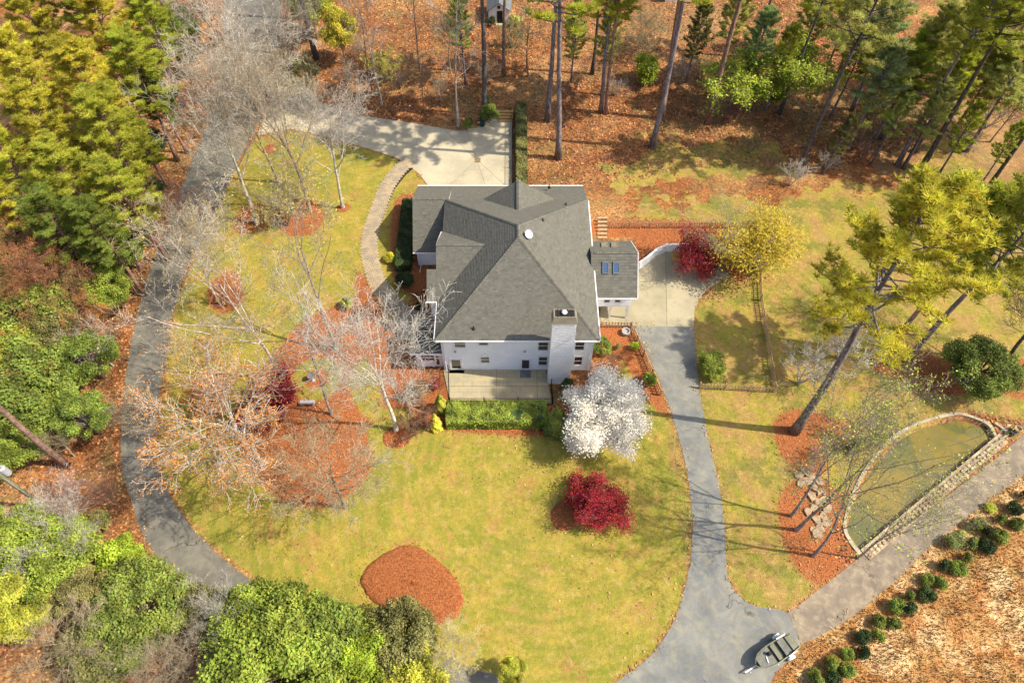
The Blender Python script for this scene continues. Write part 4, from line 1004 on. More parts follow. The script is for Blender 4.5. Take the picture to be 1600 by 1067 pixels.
def put(kind, parts, h): PROTO[kind] = (parts, h)

# bare deciduous trees
for i, (hh, L0, ang, cnt, sp) in enumerate([(18, 13, (28, 55), (14, 7, 6, 4), 1), (17, 11.5, (35, 62), (13, 8, 6, 4), 1.1), (19, 14.5, (22, 48), (15, 7, 6, 4), .9), (15, 9.5, (38, 68), (13, 7, 7, 4), 1.2)]):
    k = Skel(40+i)
    k.grow(Vector((0, 0, 0)), Vector((0, 0, 1)), L0, .21, 0, dict(levels=4, tl=1, seg=[8, 6, 4, 3, 2], wander=[.09, .17, .2, .24, .28], lift=[.02, .10, .08, .05, .02],
        n=cnt, t0=[.38, .25, .2, .15], ang=[ang, (25, 55), (25, 60), (25, 60)], len=[(.44, .66), (.40, .66), (.42, .7), (.5, .8)], rr=[.48, .52, .6, .7], endrad=.3))
    mt = T(0, 'trunk', k.thick, M['bark']); mw = T(0, 'crown', k.thin, M['twig'])
    put('bare%d' % i, [('trunk', mt), ('crown', mw)], hh)
    g = np.random.default_rng(i)
    put('bud%d' % i, [('trunk', mt), ('crown', mw), ('buds', leaves_at_tips('buds', k.tips, 2, .10, .078, M['leaf'], 60+i))], hh)
    put('leafy%d' % i, [('trunk', mt), ('crown', mw), ('foliage', leaves_at_tips('foliage', k.tips[::2], 3, .45, .26, M['leaf'], 70+i))], hh)
# open-crowned trees: a few long forking limbs, little twiggery
for i, (hh, L0, ang) in enumerate([(20, 12, (18, 38)), (21, 13, (15, 32)), (19, 11, (20, 44))]):
    k = Skel(340+i)
    k.grow(Vector((0, 0, 0)), Vector((0, 0, 1)), L0+4, .20, 0, dict(levels=4, tl=1, seg=[8, 7, 5, 4, 2], wander=[.07, .14, .18, .24, .3], lift=[.02, .07, .06, .04, .02],
        n=(8, 6, 5, 4), t0=[.34, .25, .2, .15], ang=[ang, (22, 48), (25, 55), (25, 60)], len=[(.50, .72), (.40, .6), (.42, .66), (.45, .7)], rr=[.58, .5, .55, .62], endrad=.25))
    mt = T(0, 'trunk', k.thick, M['bark']); mw = T(0, 'crown', k.thin, M['twig'])
    put('open%d' % i, [('trunk', mt), ('crown', mw)], hh)
    put('obud%d' % i, [('trunk', mt), ('crown', mw), ('buds', leaves_at_tips('buds', k.tips, 1, .12, .12, M['leaf'], 160+i))], hh)
# slim poles: tall bare understory trees with a few short limbs
for i in range(2):
    k = Skel(140+i)
    k.grow(Vector((0, 0, 0)), Vector((0, 0, 1)), 15, .13, 0, dict(levels=3, tl=1, seg=[8, 4, 3, 2], wander=[.06, .18, .22, .28], lift=[.02, .08, .06, .03],
        n=[14, 6, 5], t0=[.35, .2, .2], ang=[(35, 70), (25, 55), (25, 60)], len=[(.18, .30), (.4, .6), (.45, .65)], rr=[.4, .5, .6], endrad=.25))
    put('slim%d' % i, [('trunk', T(0, 'trunk', k.thick, M['bark'])), ('crown', T(0, 'crown', k.thin, M['twig']))], 16)
# small many-stemmed trees and brush
def multi(seed, stems, L, spec_n, rad, lean=(10, 35)):
    k = Skel(seed); r = k.r
    for j in range(stems):
        a = 2*math.pi*j/stems+r.uniform(-.3, .3); th = R(r.uniform(*lean)); d = Vector((math.cos(a)*math.sin(th), math.sin(a)*math.sin(th), math.cos(th)))
        k.grow(Vector((0, 0, -.05)), d, L*r.uniform(.8, 1.1), rad, 0, dict(levels=3, tl=0, seg=[5, 4, 3, 2], wander=[.12, .2, .24, .28], lift=[.04, .05, .04, .02],
            n=spec_n, t0=[.3, .2, .2], ang=[(25, 55), (25, 60), (25, 60)], len=[(.4, .6), (.45, .6), (.45, .7)], rr=[.55, .6, .65], endrad=.3))
    return k
for i in range(3):
    k = multi(200+i, 4, 3.2, (7, 6, 5), .07)
    mt, mw = T(0, 'trunk', k.thick, M['bark']), T(0, 'crown', k.thin, M['twig'])
    put('small%d' % i, [('trunk', mt), ('crown', mw)], 5)
    put('sleaf%d' % i, [('trunk', mt), ('crown', mw), ('foliage', leaves_at_tips('foliage', k.tips, 6, .26, .16, M['leaf'], 80+i))], 5)
    put('haze%d' % i, [('trunk', mt), ('crown', mw), ('foliage', leaves_at_tips('foliage', k.tips, 6, .38, .08, M['petal'], 85+i))], 5)
    put('sbud%d' % i, [('trunk', mt), ('crown', mw), ('buds', leaves_at_tips('buds', k.tips, 2, .07, .075, M['leaf'], 90+i))], 5)
k = multi(230, 5, 4.6, (8, 7, 5), .12, (12, 42))
mt, mw = T(0, 'trunk', k.thick, M['bark']), T(0, 'crown', k.thin, M['twig'])
put('blossom', [('trunk', mt), ('crown', mw), ('blossom', leaves_at_tips('blossom', k.tips, 22, .34, .13, M['petal'], 99, .3, 1.2))], 7)
k = multi(231, 10, 2.7, (6, 6, 5), .07, (4, 66))
put('maple', [('trunk', T(0, 'trunk', k.thick, M['bark'])), ('crown', T(0, 'crown', k.thin, M['twig'])), ('foliage', leaves_at_tips('foliage', k.tips, 6, .32, .125, M['leaf'], 98, .4, 1.1))], 5.5)

# pines: bare mast, whorled limbs near the top, needle tufts
def pine(seed, Ht=24, bare=.58, rmax=4.6, n1=56, tufts=24, ts=.5, nn=22, rtop=1.2, rad=.30):
    r = random.Random(seed); g = np.random.default_rng(seed); tr = MB(); lb = MB(); cen = []
    pts = []; q = Vector((0, 0, 0)); d = Vector((0, 0, 1)); seg = 10
    for i in range(seg+1):
        pts.append(q.copy()); d = (d+rvec(r)*.035+Vector((0,0,.04))).normalized(); q = q+d*(Ht/seg)
    tr.tube([tuple(p) for p in pts], [rad*1.35]+[rad*(1-.78*i/seg) for i in range(1, seg+1)], 10)
    for i in range(n1):
        t = bare+(1-bare)*((i+.5)/n1)**.9; kk = t*seg; a = min(int(kk), seg-1); f = kk-a; p = pts[a]*(1-f)+pts[a+1]*f
        u = (t-bare)/(1-bare); L = (rmax*(1-u)**.6*(.55+.45*min(u/.25, 1))+rtop*u)*r.uniform(.65, 1.15)
        az = i*2.4+r.uniform(-.5, .5); el = R(r.uniform(-8, 22)+u*35); dd = Vector((math.cos(az)*math.cos(el), math.sin(az)*math.cos(el), math.sin(el)))
        lp = [p]; x = p
        for j in range(5): dd = (dd+rvec(r)*.16+Vector((0,0,.07))).normalized(); x = x+dd*L/5; lp.append(x)
        lb.tube([tuple(z) for z in lp], [.085*(1-.7*u)*(1-.15*j)+.012 for j in range(6)], 4, cap=False)
        for j in range(tufts):
            tt = r.uniform(.25, 1)**.7*5; a = min(int(tt), 4); f = tt-a; b = lp[a]*(1-f)+lp[a+1]*f
            off = rvec(r)*r.uniform(.2, .95)*(.35+.2*L/3); off.z = abs(off.z)*.55; e = b+off; cen.append(tuple(e))
            if j % 2 == 0: lb.tube([tuple(b), tuple(e)], [.022, .01], 3, cap=False)
    cen = np.array(cen); n = len(cen); base = np.repeat(cen, nn, 0); dv_ = g.normal(size=(n*nn, 3)); dv_[:, 2] = np.abs(dv_[:, 2])*.9+.12; dv_ /= np.linalg.norm(dv_, axis=1, keepdims=True)
    L_ = ts*g.uniform(.6, 1.15, (n*nn, 1)); sd_ = np.cross(dv_, g.normal(size=(n*nn, 3))); sd_ /= np.linalg.norm(sd_, axis=1, keepdims=True); wv_ = .036
    V = np.stack([base-sd_*wv_, base+sd_*wv_, base+dv_*L_+sd_*wv_*.4], 1).reshape(-1, 3)
    nd = npmesh('needles', V, np.arange(3*n*nn).reshape(-1, 3), M['needle'])
    return [('trunk', T(0, 'trunk', tr, M['bark'])), ('branches', T(0, 'branches', lb, M['twig'])), ('crown', nd)], Ht
for i, a in enumerate([dict(seed=1, rmax=4.8), dict(seed=2, rmax=4.4, bare=.62), dict(seed=3, rmax=5.4, n1=60, bare=.56)]): put('pine%d' % i, *pine(**a))
for i, a in enumerate([dict(seed=11, Ht=22, bare=.38, rmax=4.6, n1=76, tufts=26, ts=.52, nn=21), dict(seed=12, Ht=20, bare=.32, rmax=4.2, n1=78, tufts=26, ts=.5, nn=21), dict(seed=13, Ht=22, bare=.45, rmax=5.2, n1=70, tufts=28, ts=.54, nn=21)]): put('dpine%d' % i, *pine(**a))
put('spine', *pine(seed=21, Ht=9, bare=.35, rmax=3.0, n1=30, tufts=16, ts=.42, nn=16, rad=.14))

# dense evergreens: lumpy shells of leaves over limbs
def bushy(seed, rx, rz, zc, lumps, n, size, trunk=.15, lump=.42, stems=1, spiky=0.):
    r = random.Random(seed); g = np.random.default_rng(seed); L = []
    for i in range(lumps):
        v = rvec(r); v.z = abs(v.z)*1.1-.35; v.normalize(); q = r.uniform(.55, .8)
        L.append((v.x*rx*q, v.y*rx*q, zc+v.z*rz*q, r.uniform(.7, 1.15)*lump*rx*.75))
    L = np.array(L); w_ = L[:, 3]**2; pick = g.choice(lumps, n, p=w_/w_.sum()); dv_ = g.normal(size=(n, 3)); dv_ /= np.linalg.norm(dv_, axis=1, keepdims=True)
    dv_[:, 2] = np.where(g.random(n) < .75, np.abs(dv_[:, 2]), dv_[:, 2]); rr = L[pick, 3]*(g.uniform(.35, 1, n)**.4)*(1+spiky*g.normal(size=n))
    cen = L[pick, :3]+dv_*rr[:, None]; cen = cen[cen[:, 2] > .05]
    k = len(cen); nrm = dv_[:k]*.6+g.normal(size=(k, 3))*.7; nrm[:, 2] += .45
    m = MB(); lim = MB(); top = Vector((0, 0, zc*.9)); m.tube([(0, 0, -.05), (r.uniform(-.1, .1), r.uniform(-.1, .1), zc*.5), tuple(top)], [trunk*1.2, trunk, trunk*.5], 8)
    for x, y, z, _ in L: lim.tube([(0, 0, zc*r.uniform(.3, .7)), (x*.5, y*.5, z*.6+zc*.25), (x, y, z)], [trunk*.4, trunk*.28, trunk*.08], 4, cap=False)
    return [('trunk', T(0, 'trunk', m, M['bark'])), ('branches', T(0, 'branches', lim, M['twig'])), ('crown', quads('crown', cen, nrm, size, M['leaf'], seed, 1.5))], zc+rz
for i, a in enumerate([(31, 3.6, 3.4, 4.0, 60, 27000, .14, .15, .30, 1, .2), (32, 3.3, 3.9, 4.6, 66, 27000, .14, .15, .30, 1, .2), (33, 4.2, 3.0, 3.8, 72, 30000, .145, .15, .28, 1, .2)]): put('ever%d' % i, *bushy(*a))
for i, a in enumerate([(41, .62, .55, .52, 16, 2400, .09, .04, .8), (42, .58, .62, .6, 18, 2400, .085, .04, .8)]): put('shrub%d' % i, *bushy(*a))
for i, a in enumerate([(43, 1.5, 1.2, 1.2, 26, 6500, .115, .07, .42, 1, .12), (44, 1.3, 1.5, 1.4, 28, 6500, .115, .07, .42, 1, .12)]): put('bush%d' % i, *bushy(*a))
def cone_tree(seed, Ht, rb, n, size):
    g = np.random.default_rng(seed); t = g.random(n)**1.3; a = g.random(n)*2*math.pi
    rr = rb*np.sin(np.clip((1-t)*1.25, 0, math.pi/2))*(.8+.25*g.random(n))*(1+.12*np.sin(a*5+t*14)); cen = np.stack([np.cos(a)*rr, np.sin(a)*rr, .15+t*Ht], 1)
    nrm = np.stack([np.cos(a), np.sin(a), .7+0*a], 1)+g.normal(size=(n, 3))*.5; m = MB(); m.tube([(0, 0, -.05), (0, 0, Ht*.95)], [.09, .02], 8)
    return [('trunk', T(0, 'trunk', m, M['bark'])), ('crown', quads('crown', cen, nrm, size, M['leaf'], seed, 1.7))], Ht
put('cone', *cone_tree(51, 3.6, 1.15, 5200, .16)); put('column', *cone_tree(52, 3.2, .8, 4200, .15))

FOL = {'yg': (.47,.49,.06), 'ygold': (.58,.53,.06), 'green': (.23,.29,.05), 'bright': (.29,.35,.05), 'lime': (.36,.44,.04), 'deep': (.065,.10,.03), 'olive': (.26,.25,.08), 'blue': (.42,.50,.20), 'ltgreen': (.52,.54,.15),
  'orange': (.56,.25,.045), 'rust': (.48,.18,.045), 'tan': (.44,.33,.13), 'gold': (.62,.50,.05), 'crimson': (.38,.035,.04), 'maroon': (.27,.03,.04), 'pink': (.32,.03,.07), 'white': (.95,.91,.80), 'budlime': (.44,.46,.08), 'brown': (.25,.13,.07), 'budyel': (.48,.39,.10)}
BARK = {'grey': (.30,.26,.22), 'pale': (.52,.47,.39), 'white': (.56,.51,.43), 'tan': (.38,.31,.20), 'dark': (.10,.085,.08), 'brown': (.22,.15,.11), 'red': (.28,.15,.11), 'pine': (.19,.165,.165), 'pinered': (.28,.17,.13)}
used_proto = set(); prng = random.Random(77)
def plant(name, kind, at, h, label, cat='tree', group=None, leaf='green', bark='grey', wide=1., mode='b', rot=None, kindtag=None, twig=None, lean=(0, 0)):
    """mode b: at = foot of the plant; mode c: at = where the middle of its crown is seen"""
    parts, ph = PROTO[kind]; s = h/ph
    x, y = G(*at, 0) if mode == 'b' else G(*at, h*(.80 if 'pine' in kind else .62 if kind.startswith(('bare', 'bud', 'leafy', 'open', 'obud')) else .55))
    root = bpy.data.objects.new(name, None); C.objects.link(root); root.location = (x, y, 0); root.rotation_euler = (lean[0], lean[1], prng.uniform(0, 6.28) if rot is None else rot); root.scale = (s*wide, s*wide, s); root.empty_display_size = .3
    tag(root, label, cat, group)
    for pn, me in parts:
        o = bpy.data.objects.new(pn, me); C.objects.link(o); o.parent = root
        lf = pn in ('foliage', 'buds', 'blossom') or (pn == 'crown' and kind.startswith(('pine', 'dpine', 'spine', 'ever', 'shrub', 'bush', 'cone', 'column')))
        c = FOL[leaf] if lf else BARK[twig or bark] if pn in ('crown', 'branches') else BARK[bark]
        k_ = prng.uniform(.88, 1.08); j = [k_*v*(1 if leaf == 'white' and lf else prng.uniform(.96, 1.04)) for v in c]; o.color = (*j, 1)
    return root

# ------------------------------------------------------------------ hedges
def hedge(name, x0, x1, y0, y1, h, label, n, col, size=.14, group=None, skew=0):
    g = np.random.default_rng(n); lx, ly = x1-x0, y1-y0; f = g.random(n)
    at_, as_, ae = lx*ly, lx*h*2, ly*h*2; tot = at_+as_+ae; k = f*tot
    X = g.uniform(x0, x1, n); Y = g.uniform(y0, y1, n); Zz = g.uniform(.05, h, n); N_ = g.normal(size=(n, 3))*.5
    top = k < at_; sd_ = (k >= at_) & (k < at_+as_); en = ~top & ~sd_
    wob = (vnoise(np.stack([X, Y], 1), .7, 5)-.5)*.35
    Zz[top] = h+wob[top]-g.random(top.sum())*.15; N_[top, 2] += 1
    s_ = np.where(g.random(n) < .5, -1, 1); Y = np.where(sd_, np.where(s_ < 0, y0, y1)+g.normal(size=n)*.05, Y); N_[sd_, 1] += s_[sd_]; X = np.where(en, np.where(s_ < 0, x0, x1)+g.normal(size=n)*.05, X); N_[en, 0] += s_[en]
    X = X+skew*(Y-y0)
    root = empty(name, (x0, y0, 0), label, 'hedge', group)
    o = bpy.data.objects.new('foliage', quads('foliage', np.stack([X-x0, Y-y0, Zz], 1), N_, size, M['leaf'], n)); C.objects.link(o); o.parent = root; o.color = (*FOL[col], 1)
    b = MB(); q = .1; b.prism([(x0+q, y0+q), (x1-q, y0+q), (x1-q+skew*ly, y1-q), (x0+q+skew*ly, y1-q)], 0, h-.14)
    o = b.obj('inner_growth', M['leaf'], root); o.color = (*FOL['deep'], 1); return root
a = G(697, 672); b = G(855, 672); c_ = G(697, 633)
hedge('clipped_hedge', a[0]+.1, b[0]-.1, a[1]+.15, c_[1]-.25, 1.35, 'wide clipped bright green hedge below the patio railing', 17000, 'bright')
a = G(806, 292); b = G(819, 292); c_ = G(811, 168)
hedge('clipped_hedge', a[0]+.1, b[0]+.35, a[1]-1.0, c_[1]-.2, 1.1, 'long narrow olive hedge along the side of the parking pad', 15000, 'olive', .15)
a = G(619, 435); b = G(642, 435)
hedge('clipped_hedge', a[0]-.1, b[0]-.1, G(0, 425)[1], G(0, 322)[1], 1.2, 'dark green hedge in shade along the garage wing wall', 11000, 'deep', .15)
# ------------------------------------------------------------------ every plant of the place
P_ = plant
# --- bare trees round the top of the loop
bt = 'bare trees along the loop drive'
P_('bare_tree', 'bare0', (402, 350), 21, 'tall pale bare tree forking over the left bend of the asphalt drive', group=bt, bark='pale', wide=1.0)
P_('bare_tree', 'bare2', (484, 330), 21, 'tall bare tan tree rooted in the middle mulch patch above the lawn', group=bt, bark='tan')
P_('bare_tree', 'bare1', (536, 325), 18, 'slim bare tree in the small round mulch ring beside the paver path', group=bt, bark='pale', wide=.92)
P_('bare_tree', 'bare3', (375, 75), 17, 'wide bare grey tree crowning the drive at the top edge', group=bt, bark='pale', mode='c', wide=1.2)
P_('bare_tree', 'bare2', (440, 60), 17, 'bare grey tree right of the drive near the top edge', group=bt, bark='grey', mode='c')
P_('bare_tree', 'bare0', (330, 20), 16, 'bare grey tree overhanging the drive exactly at the top edge', group=bt, bark='pale', mode='c')
P_('bare_tree', 'open2', (400, 190), 15, 'bushy bare tan tree at the fork of drive and parking pad', group=bt, bark='tan', mode='c', twig='tan', wide=1.1)
P_('bare_tree', 'bare3', (265, 330), 11, 'low bare reddish tree leaning over the drive from the woods', group=bt, bark='brown', mode='c', twig='red')
P_('slim_tree', 'slim0', (597, 165), 16, 'slender pale bare trunk at the edge of the parking drive', group='slim bare trees in the pine straw woods', bark='pale')
P_('slim_tree', 'slim1', (716, 197), 19, 'tall pale-grey bare trunk rising behind the round green bush', group='slim bare trees in the pine straw woods', bark='pale')
P_('slim_tree', 'slim0', (657, 112), 15, 'thin grey bare trunk in the woods left of centre', group='slim bare trees in the pine straw woods', bark='grey')
P_('slim_tree', 'slim1', (582, 150), 14, 'thin brown bare trunk just left of the slender pale one', group='slim bare trees in the pine straw woods', bark='brown')
P_('slim_tree', 'slim1', (663, 175), 9, 'short twiggy bare sapling in the straw between two taller trunks', group='slim bare trees in the pine straw woods', bark='brown')
P_('slim_tree', 'slim0', (825, 120), 11, 'thin double-stemmed bare sapling by the white feeder box', group='slim bare trees in the pine straw woods', bark='brown')
P_('slim_tree', 'slim1', (822, 112), 10, 'thin bare sapling behind the white feeder box', group='slim bare trees in the pine straw woods', bark='brown')
P_('pine_tree', 'pine0', (494, 92), 30, 'dark pine trunk between the yellow-green tree and the drive', 'pine tree', group='tall pines in the top woods', bark='dark', leaf='green')
P_('pine_tree', 'pine1', (462, 30), 29, 'dark pine trunk at the top edge just right of the drive', 'pine tree', group='tall pines in the top woods', bark='dark', leaf='green')
# --- island and front trees
it = 'bare and budding trees on the island lawn'
P_('budding_tree', 'obud0', (526, 546), 19, 'tree with yellow buds whose trunk stands at the top of the island bed', group=it, bark='grey', leaf='budyel')
P_('budding_tree', 'obud1', (440, 592), 20, 'pinkish-tan budding tree left of the island bed', group=it, bark='pale', leaf='tan')
P_('bare_tree', 'open2', (518, 646), 17, 'thin dark-stemmed bare tree standing beside the bird bath', group=it, bark='grey', wide=.8)
P_('bare_tree', 'bare2', (619, 672), 19.5, 'great silvery bare tree whose crown covers the corner of the house', group=it, bark='white', wide=.95, twig='pale')
P_('budding_tree', 'bud3', (410, 724), 17, 'white-barked tree with orange buds reaching over the lower left drive', group=it, bark='white', leaf='orange', wide=1.2)
P_('bare_tree', 'bare3', (540, 792), 14, 'spreading tan bare tree at the lower edge of the island bed', group=it, bark='tan', wide=1.05)
P_('budding_tree', 'sbud0', (450, 352), 5.5, 'low yellow-budded tree in the mulch beneath the tan bare trees', group=it, leaf='budyel', bark='grey', wide=1.3)
P_('budding_tree', 'bud2', (345, 475), 12, 'pale yellow-flecked budding tree beside the drive, left of the lawn', group=it, leaf='tan', bark='pale')
P_('small_tree', 'sleaf0', (440, 640), 4.2, 'low crimson-leaved maple at the left side of the island bed', leaf='maroon', bark='dark', wide=1.35, group='small ornamental trees')
P_('small_tree', 'sleaf1', (410, 665), 3.2, 'smaller dark crimson maple just below the larger one in the bed', leaf='maroon', bark='dark', wide=1.3, group='small ornamental trees')
P_('shrub', 'sbud1', (580, 492), 2.6, 'orange-red twiggy shrub at the upper corner of the island bed', 'shrub', leaf='rust', bark='brown', wide=1.4)
P_('shrub', 'bush0', (545, 480), 1.6, 'light green shrub at the tip of the island bed', 'shrub', leaf='ltgreen', wide=.7)
P_('shrub', 'sbud2', (330, 625), 2.8, 'orange twiggy shrub in the mulch between drive and white-barked tree', 'shrub', leaf='orange', bark='brown', wide=1.8)
P_('shrub', 'sbud1', (353, 470), 2.4, 'rusty brown shrub in the small oval bed beside the drive', 'shrub', leaf='rust', bark='brown', wide=1.5)
P_('shrub', 'sbud2', (655, 668), 3.0, 'dark brown twiggy shrub below the great silvery tree', 'shrub', leaf='brown', bark='brown', wide=1.5)
P_('shrub', 'sbud0', (655, 625), 2.6, 'brownish-orange twiggy shrub near the patio corner', 'shrub', leaf='tan', bark='red', wide=1.5)
P_('shrub', 'sbud1', (678, 610), 2.2, 'reddish twiggy shrub against the yellow-green conifers', 'shrub', leaf='maroon', bark='brown', wide=1.2)
# --- conifers and shrubs round the house
P_('conifer', 'column', (690, 640), 3.0, 'slim yellow-green conifer at the left corner of the patio', leaf='yg', wide=.95, group='garden conifers')
P_('conifer', 'column', (682, 668), 2.6, 'shorter yellow conifer just below the slim one at the patio corner', leaf='ygold', wide=1.0, group='garden conifers')
P_('conifer', 'cone', (870, 670), 3.9, 'cone-shaped bright green conifer below the chimney', leaf='green', wide=1.1, group='garden conifers')
P_('shrub', 'bush1', (884, 610), 2.2, 'dark green shrub squeezed between the chimney and the blossom tree', 'shrub', leaf='deep', wide=.7)
P_('shrub', 'bush0', (939, 550), 2.0, 'rounded mid-green shrub at the right corner of the house', 'shrub', leaf='green', wide=.85)
P_('shrub', 'bush1', (655, 486), 1.5, 'round clipped dark shrub beside the porch', 'shrub', leaf='deep', wide=.55)
P_('shrub', 'bush0', (633, 445), 1.8, 'dark shrub at the end of the shaded hedge', 'shrub', leaf='deep', wide=1.0)
P_('shrub', 'shrub0', (611, 408), 1.1, 'small yellow-green shrub between the path and shaded hedge', 'shrub', leaf='ygold', wide=.95)
P_('shrub', 'bush1', (731, 203), 2.0, 'round glossy green bush at the edge of the parking pad', 'shrub', leaf='green', wide=.85)
P_('shrub', 'bush0', (765, 192), 2.8, 'taller green bush beside the timber steps', 'shrub', leaf='green', wide=.75)
P_('shrub', 'bush1', (760, 170), 2.4, 'light green bush behind the wheeled bin', 'shrub', leaf='ltgreen', wide=.6)
P_('shrub', 'bush0', (1012, 600), 1.9, 'bright green shrub growing over the driveway fence', 'shrub', leaf='bright', wide=.65)
P_('shrub', 'sleaf2', (990, 545), 1.2, 'small lime plant at the top of the driveway fence', 'shrub', leaf='lime', wide=.8)
P_('shrub', 'shrub1', (965, 545), .8, 'small dark tuft plant in the mulch by the planter', 'shrub', leaf='olive', wide=.8)
P_('shrub', 'bush1', (768, 42), 1.7, 'dark green bush left of the shed doorway', 'shrub', leaf='deep', wide=.8)
P_('shrub', 'shrub0', (806, 40), 1.6, 'round pale green bush right of the shed doorway', 'shrub', leaf='ltgreen', wide=.9)
P_('blossom_tree', 'blossom', (936, 684), 7.4, 'wide tree covered in white blossom beside the driveway', leaf='white', bark='grey', wide=1.04, rot=.6, twig='tan')
P_('maple_tree', 'maple', (928, 803), 5.4, 'crimson-leaved maple alone on the round front lawn', leaf='crimson', bark='grey', wide=.95, rot=2.)
P_('maple_tree', 'maple', (1084, 412), 6.6, 'crimson maple behind the white retaining wall', leaf='crimson', bark='grey', wide=.85, rot=.4)
P_('yellow_tree', 'haze1', (1178, 420), 8, 'broad golden-yellow leafing tree at the end of the fence', leaf='gold', bark='tan', wide=1.3)
P_('yellow_tree', 'obud1', (1118, 432), 9.5, 'sparse yellow-budded tree over the far corner of the turning pad', leaf='budlime', bark='grey', wide=1.2)
P_('lime_tree', 'sleaf2', (1108, 582), 2.6, 'bright green leafing shrub inside the picket fence', leaf='bright', bark='tan', wide=1.2)
# --- tall pines of the top woods
tp = 'tall pines in the top woods'
for at, h, kind, bark, lb in [((855, 190), 31, 'pine1', 'pine', 'straight grey pine behind the narrow hedge, first of the close pair'), ((872, 248), 32, 'pine0', 'pine', 'straight grey pine with its foot nearest the roof'),
    ((757, 185), 31, 'pine1', 'dark', 'dark pine trunk rising beside the wheeled bin'), ((787, 118), 24, 'pine2', 'pinered', 'leaning brown pine trunk in front of the shed'),
    ((938, 176), 24, 'pine0', 'pine', 'left trunk of the slim pine pair at top centre'), ((946, 178), 22, 'pine1', 'pinered', 'right reddish trunk of the slim pine pair at top centre'),
    ((925, 116), 22, 'pine2', 'dark', 'short visible dark pine trunk behind the slim pair'), ((1019, 231), 32, 'pine1', 'pine', 'front trunk of the two overlapping pines at top centre right'),
    ((1033, 186), 31, 'pine0', 'pinered', 'rear trunk of the two overlapping pines'), ((1106, 193), 32, 'pine1', 'pinered', 'thick leaning pine left of the lime green trees'),
    ((1176, 92), 24, 'pine2', 'pinered', 'brown pine trunk rising out of the lime green trees'), ((1250, 262), 27, 'pine2', 'dark', 'dark thick pine with brush at its foot'),
    ((1402, 258), 25, 'pine1', 'pine', 'grey leaning pine, left one of the trio by the far right lawn'), ((1440, 262), 29, 'pine0', 'dark', 'dark leaning pine, right one of the trio by the far right lawn'),
    ((1410, 262), 13, 'slim1', 'dark', 'thin dark bare stem between the two leaning pines'), ((1336, 233), 12, 'spine', 'pinered', 'short bluish pine with a low tufted crown'),
    ((1218, 178), 22, 'pine1', 'dark', 'dim pine trunk among the undergrowth at upper right'), ((1300, 140), 24, 'pine0', 'pinered', 'pine whose foot hides behind the dark thick one'),
    ((1545, 292), 22, 'pine2', 'dark', 'thin pine leaning in from the right edge'), ((1350, 90), 22, 'pine0', 'pine', 'pine standing in open straw at the top right'),
    ((1450, 150), 22, 'pine2', 'pine', 'pine with pale green crown spreading over the upper right woods'), ((1530, 150), 20, 'pine1', 'pine', 'pine half hidden by foliage near the upper right corner')]:
    P_('pine_tree', kind, at, h, lb, 'pine tree' if 'slim' not in kind else 'tree', group=tp, leaf=prng.choice(['ltgreen', 'yg', 'ltgreen', 'yg', 'blue']), bark=bark, wide=.95)
P_('pine_tree', 'pine2', (1241, 674), 30, 'great leaning-looking pine in the red mulch, its crown over the right lawn', 'pine tree', leaf='ygold', bark='pine', wide=1.1, rot=1.)
P_('pine_tree', 'pine0', (1380, 552), 22, 'slender pine, left of two standing in the oval red bed', 'pine tree', leaf='yg', bark='pinered')
P_('pine_tree', 'pine2', (1410, 570), 25, 'slender pine, right of two standing in the oval red bed', 'pine tree', leaf='yg', bark='pine')
P_('bare_tree', 'bare0', (1567, 568), 19, 'dark bare tree leaving the frame above the right-hand mulch bed', bark='dark')
P_('bare_tree', 'bare3', (1582, 592), 18, 'dark bare tree just below the other one at the right edge', bark='dark')
P_('evergreen_tree', 'ever2', (1512, 598), 5.2, 'round dark green holly on the oval red bed', leaf='green', wide=1.25)
P_('evergreen_tree', 'ever0', (1585, 345), 9, 'dark evergreen cut by the right edge beside white blossom', leaf='deep', wide=.6)
P_('blossom_tree', 'blossom', (1570, 350), 4.5, 'small white-flowering tree at the right edge', leaf='white', bark='grey', wide=.8)
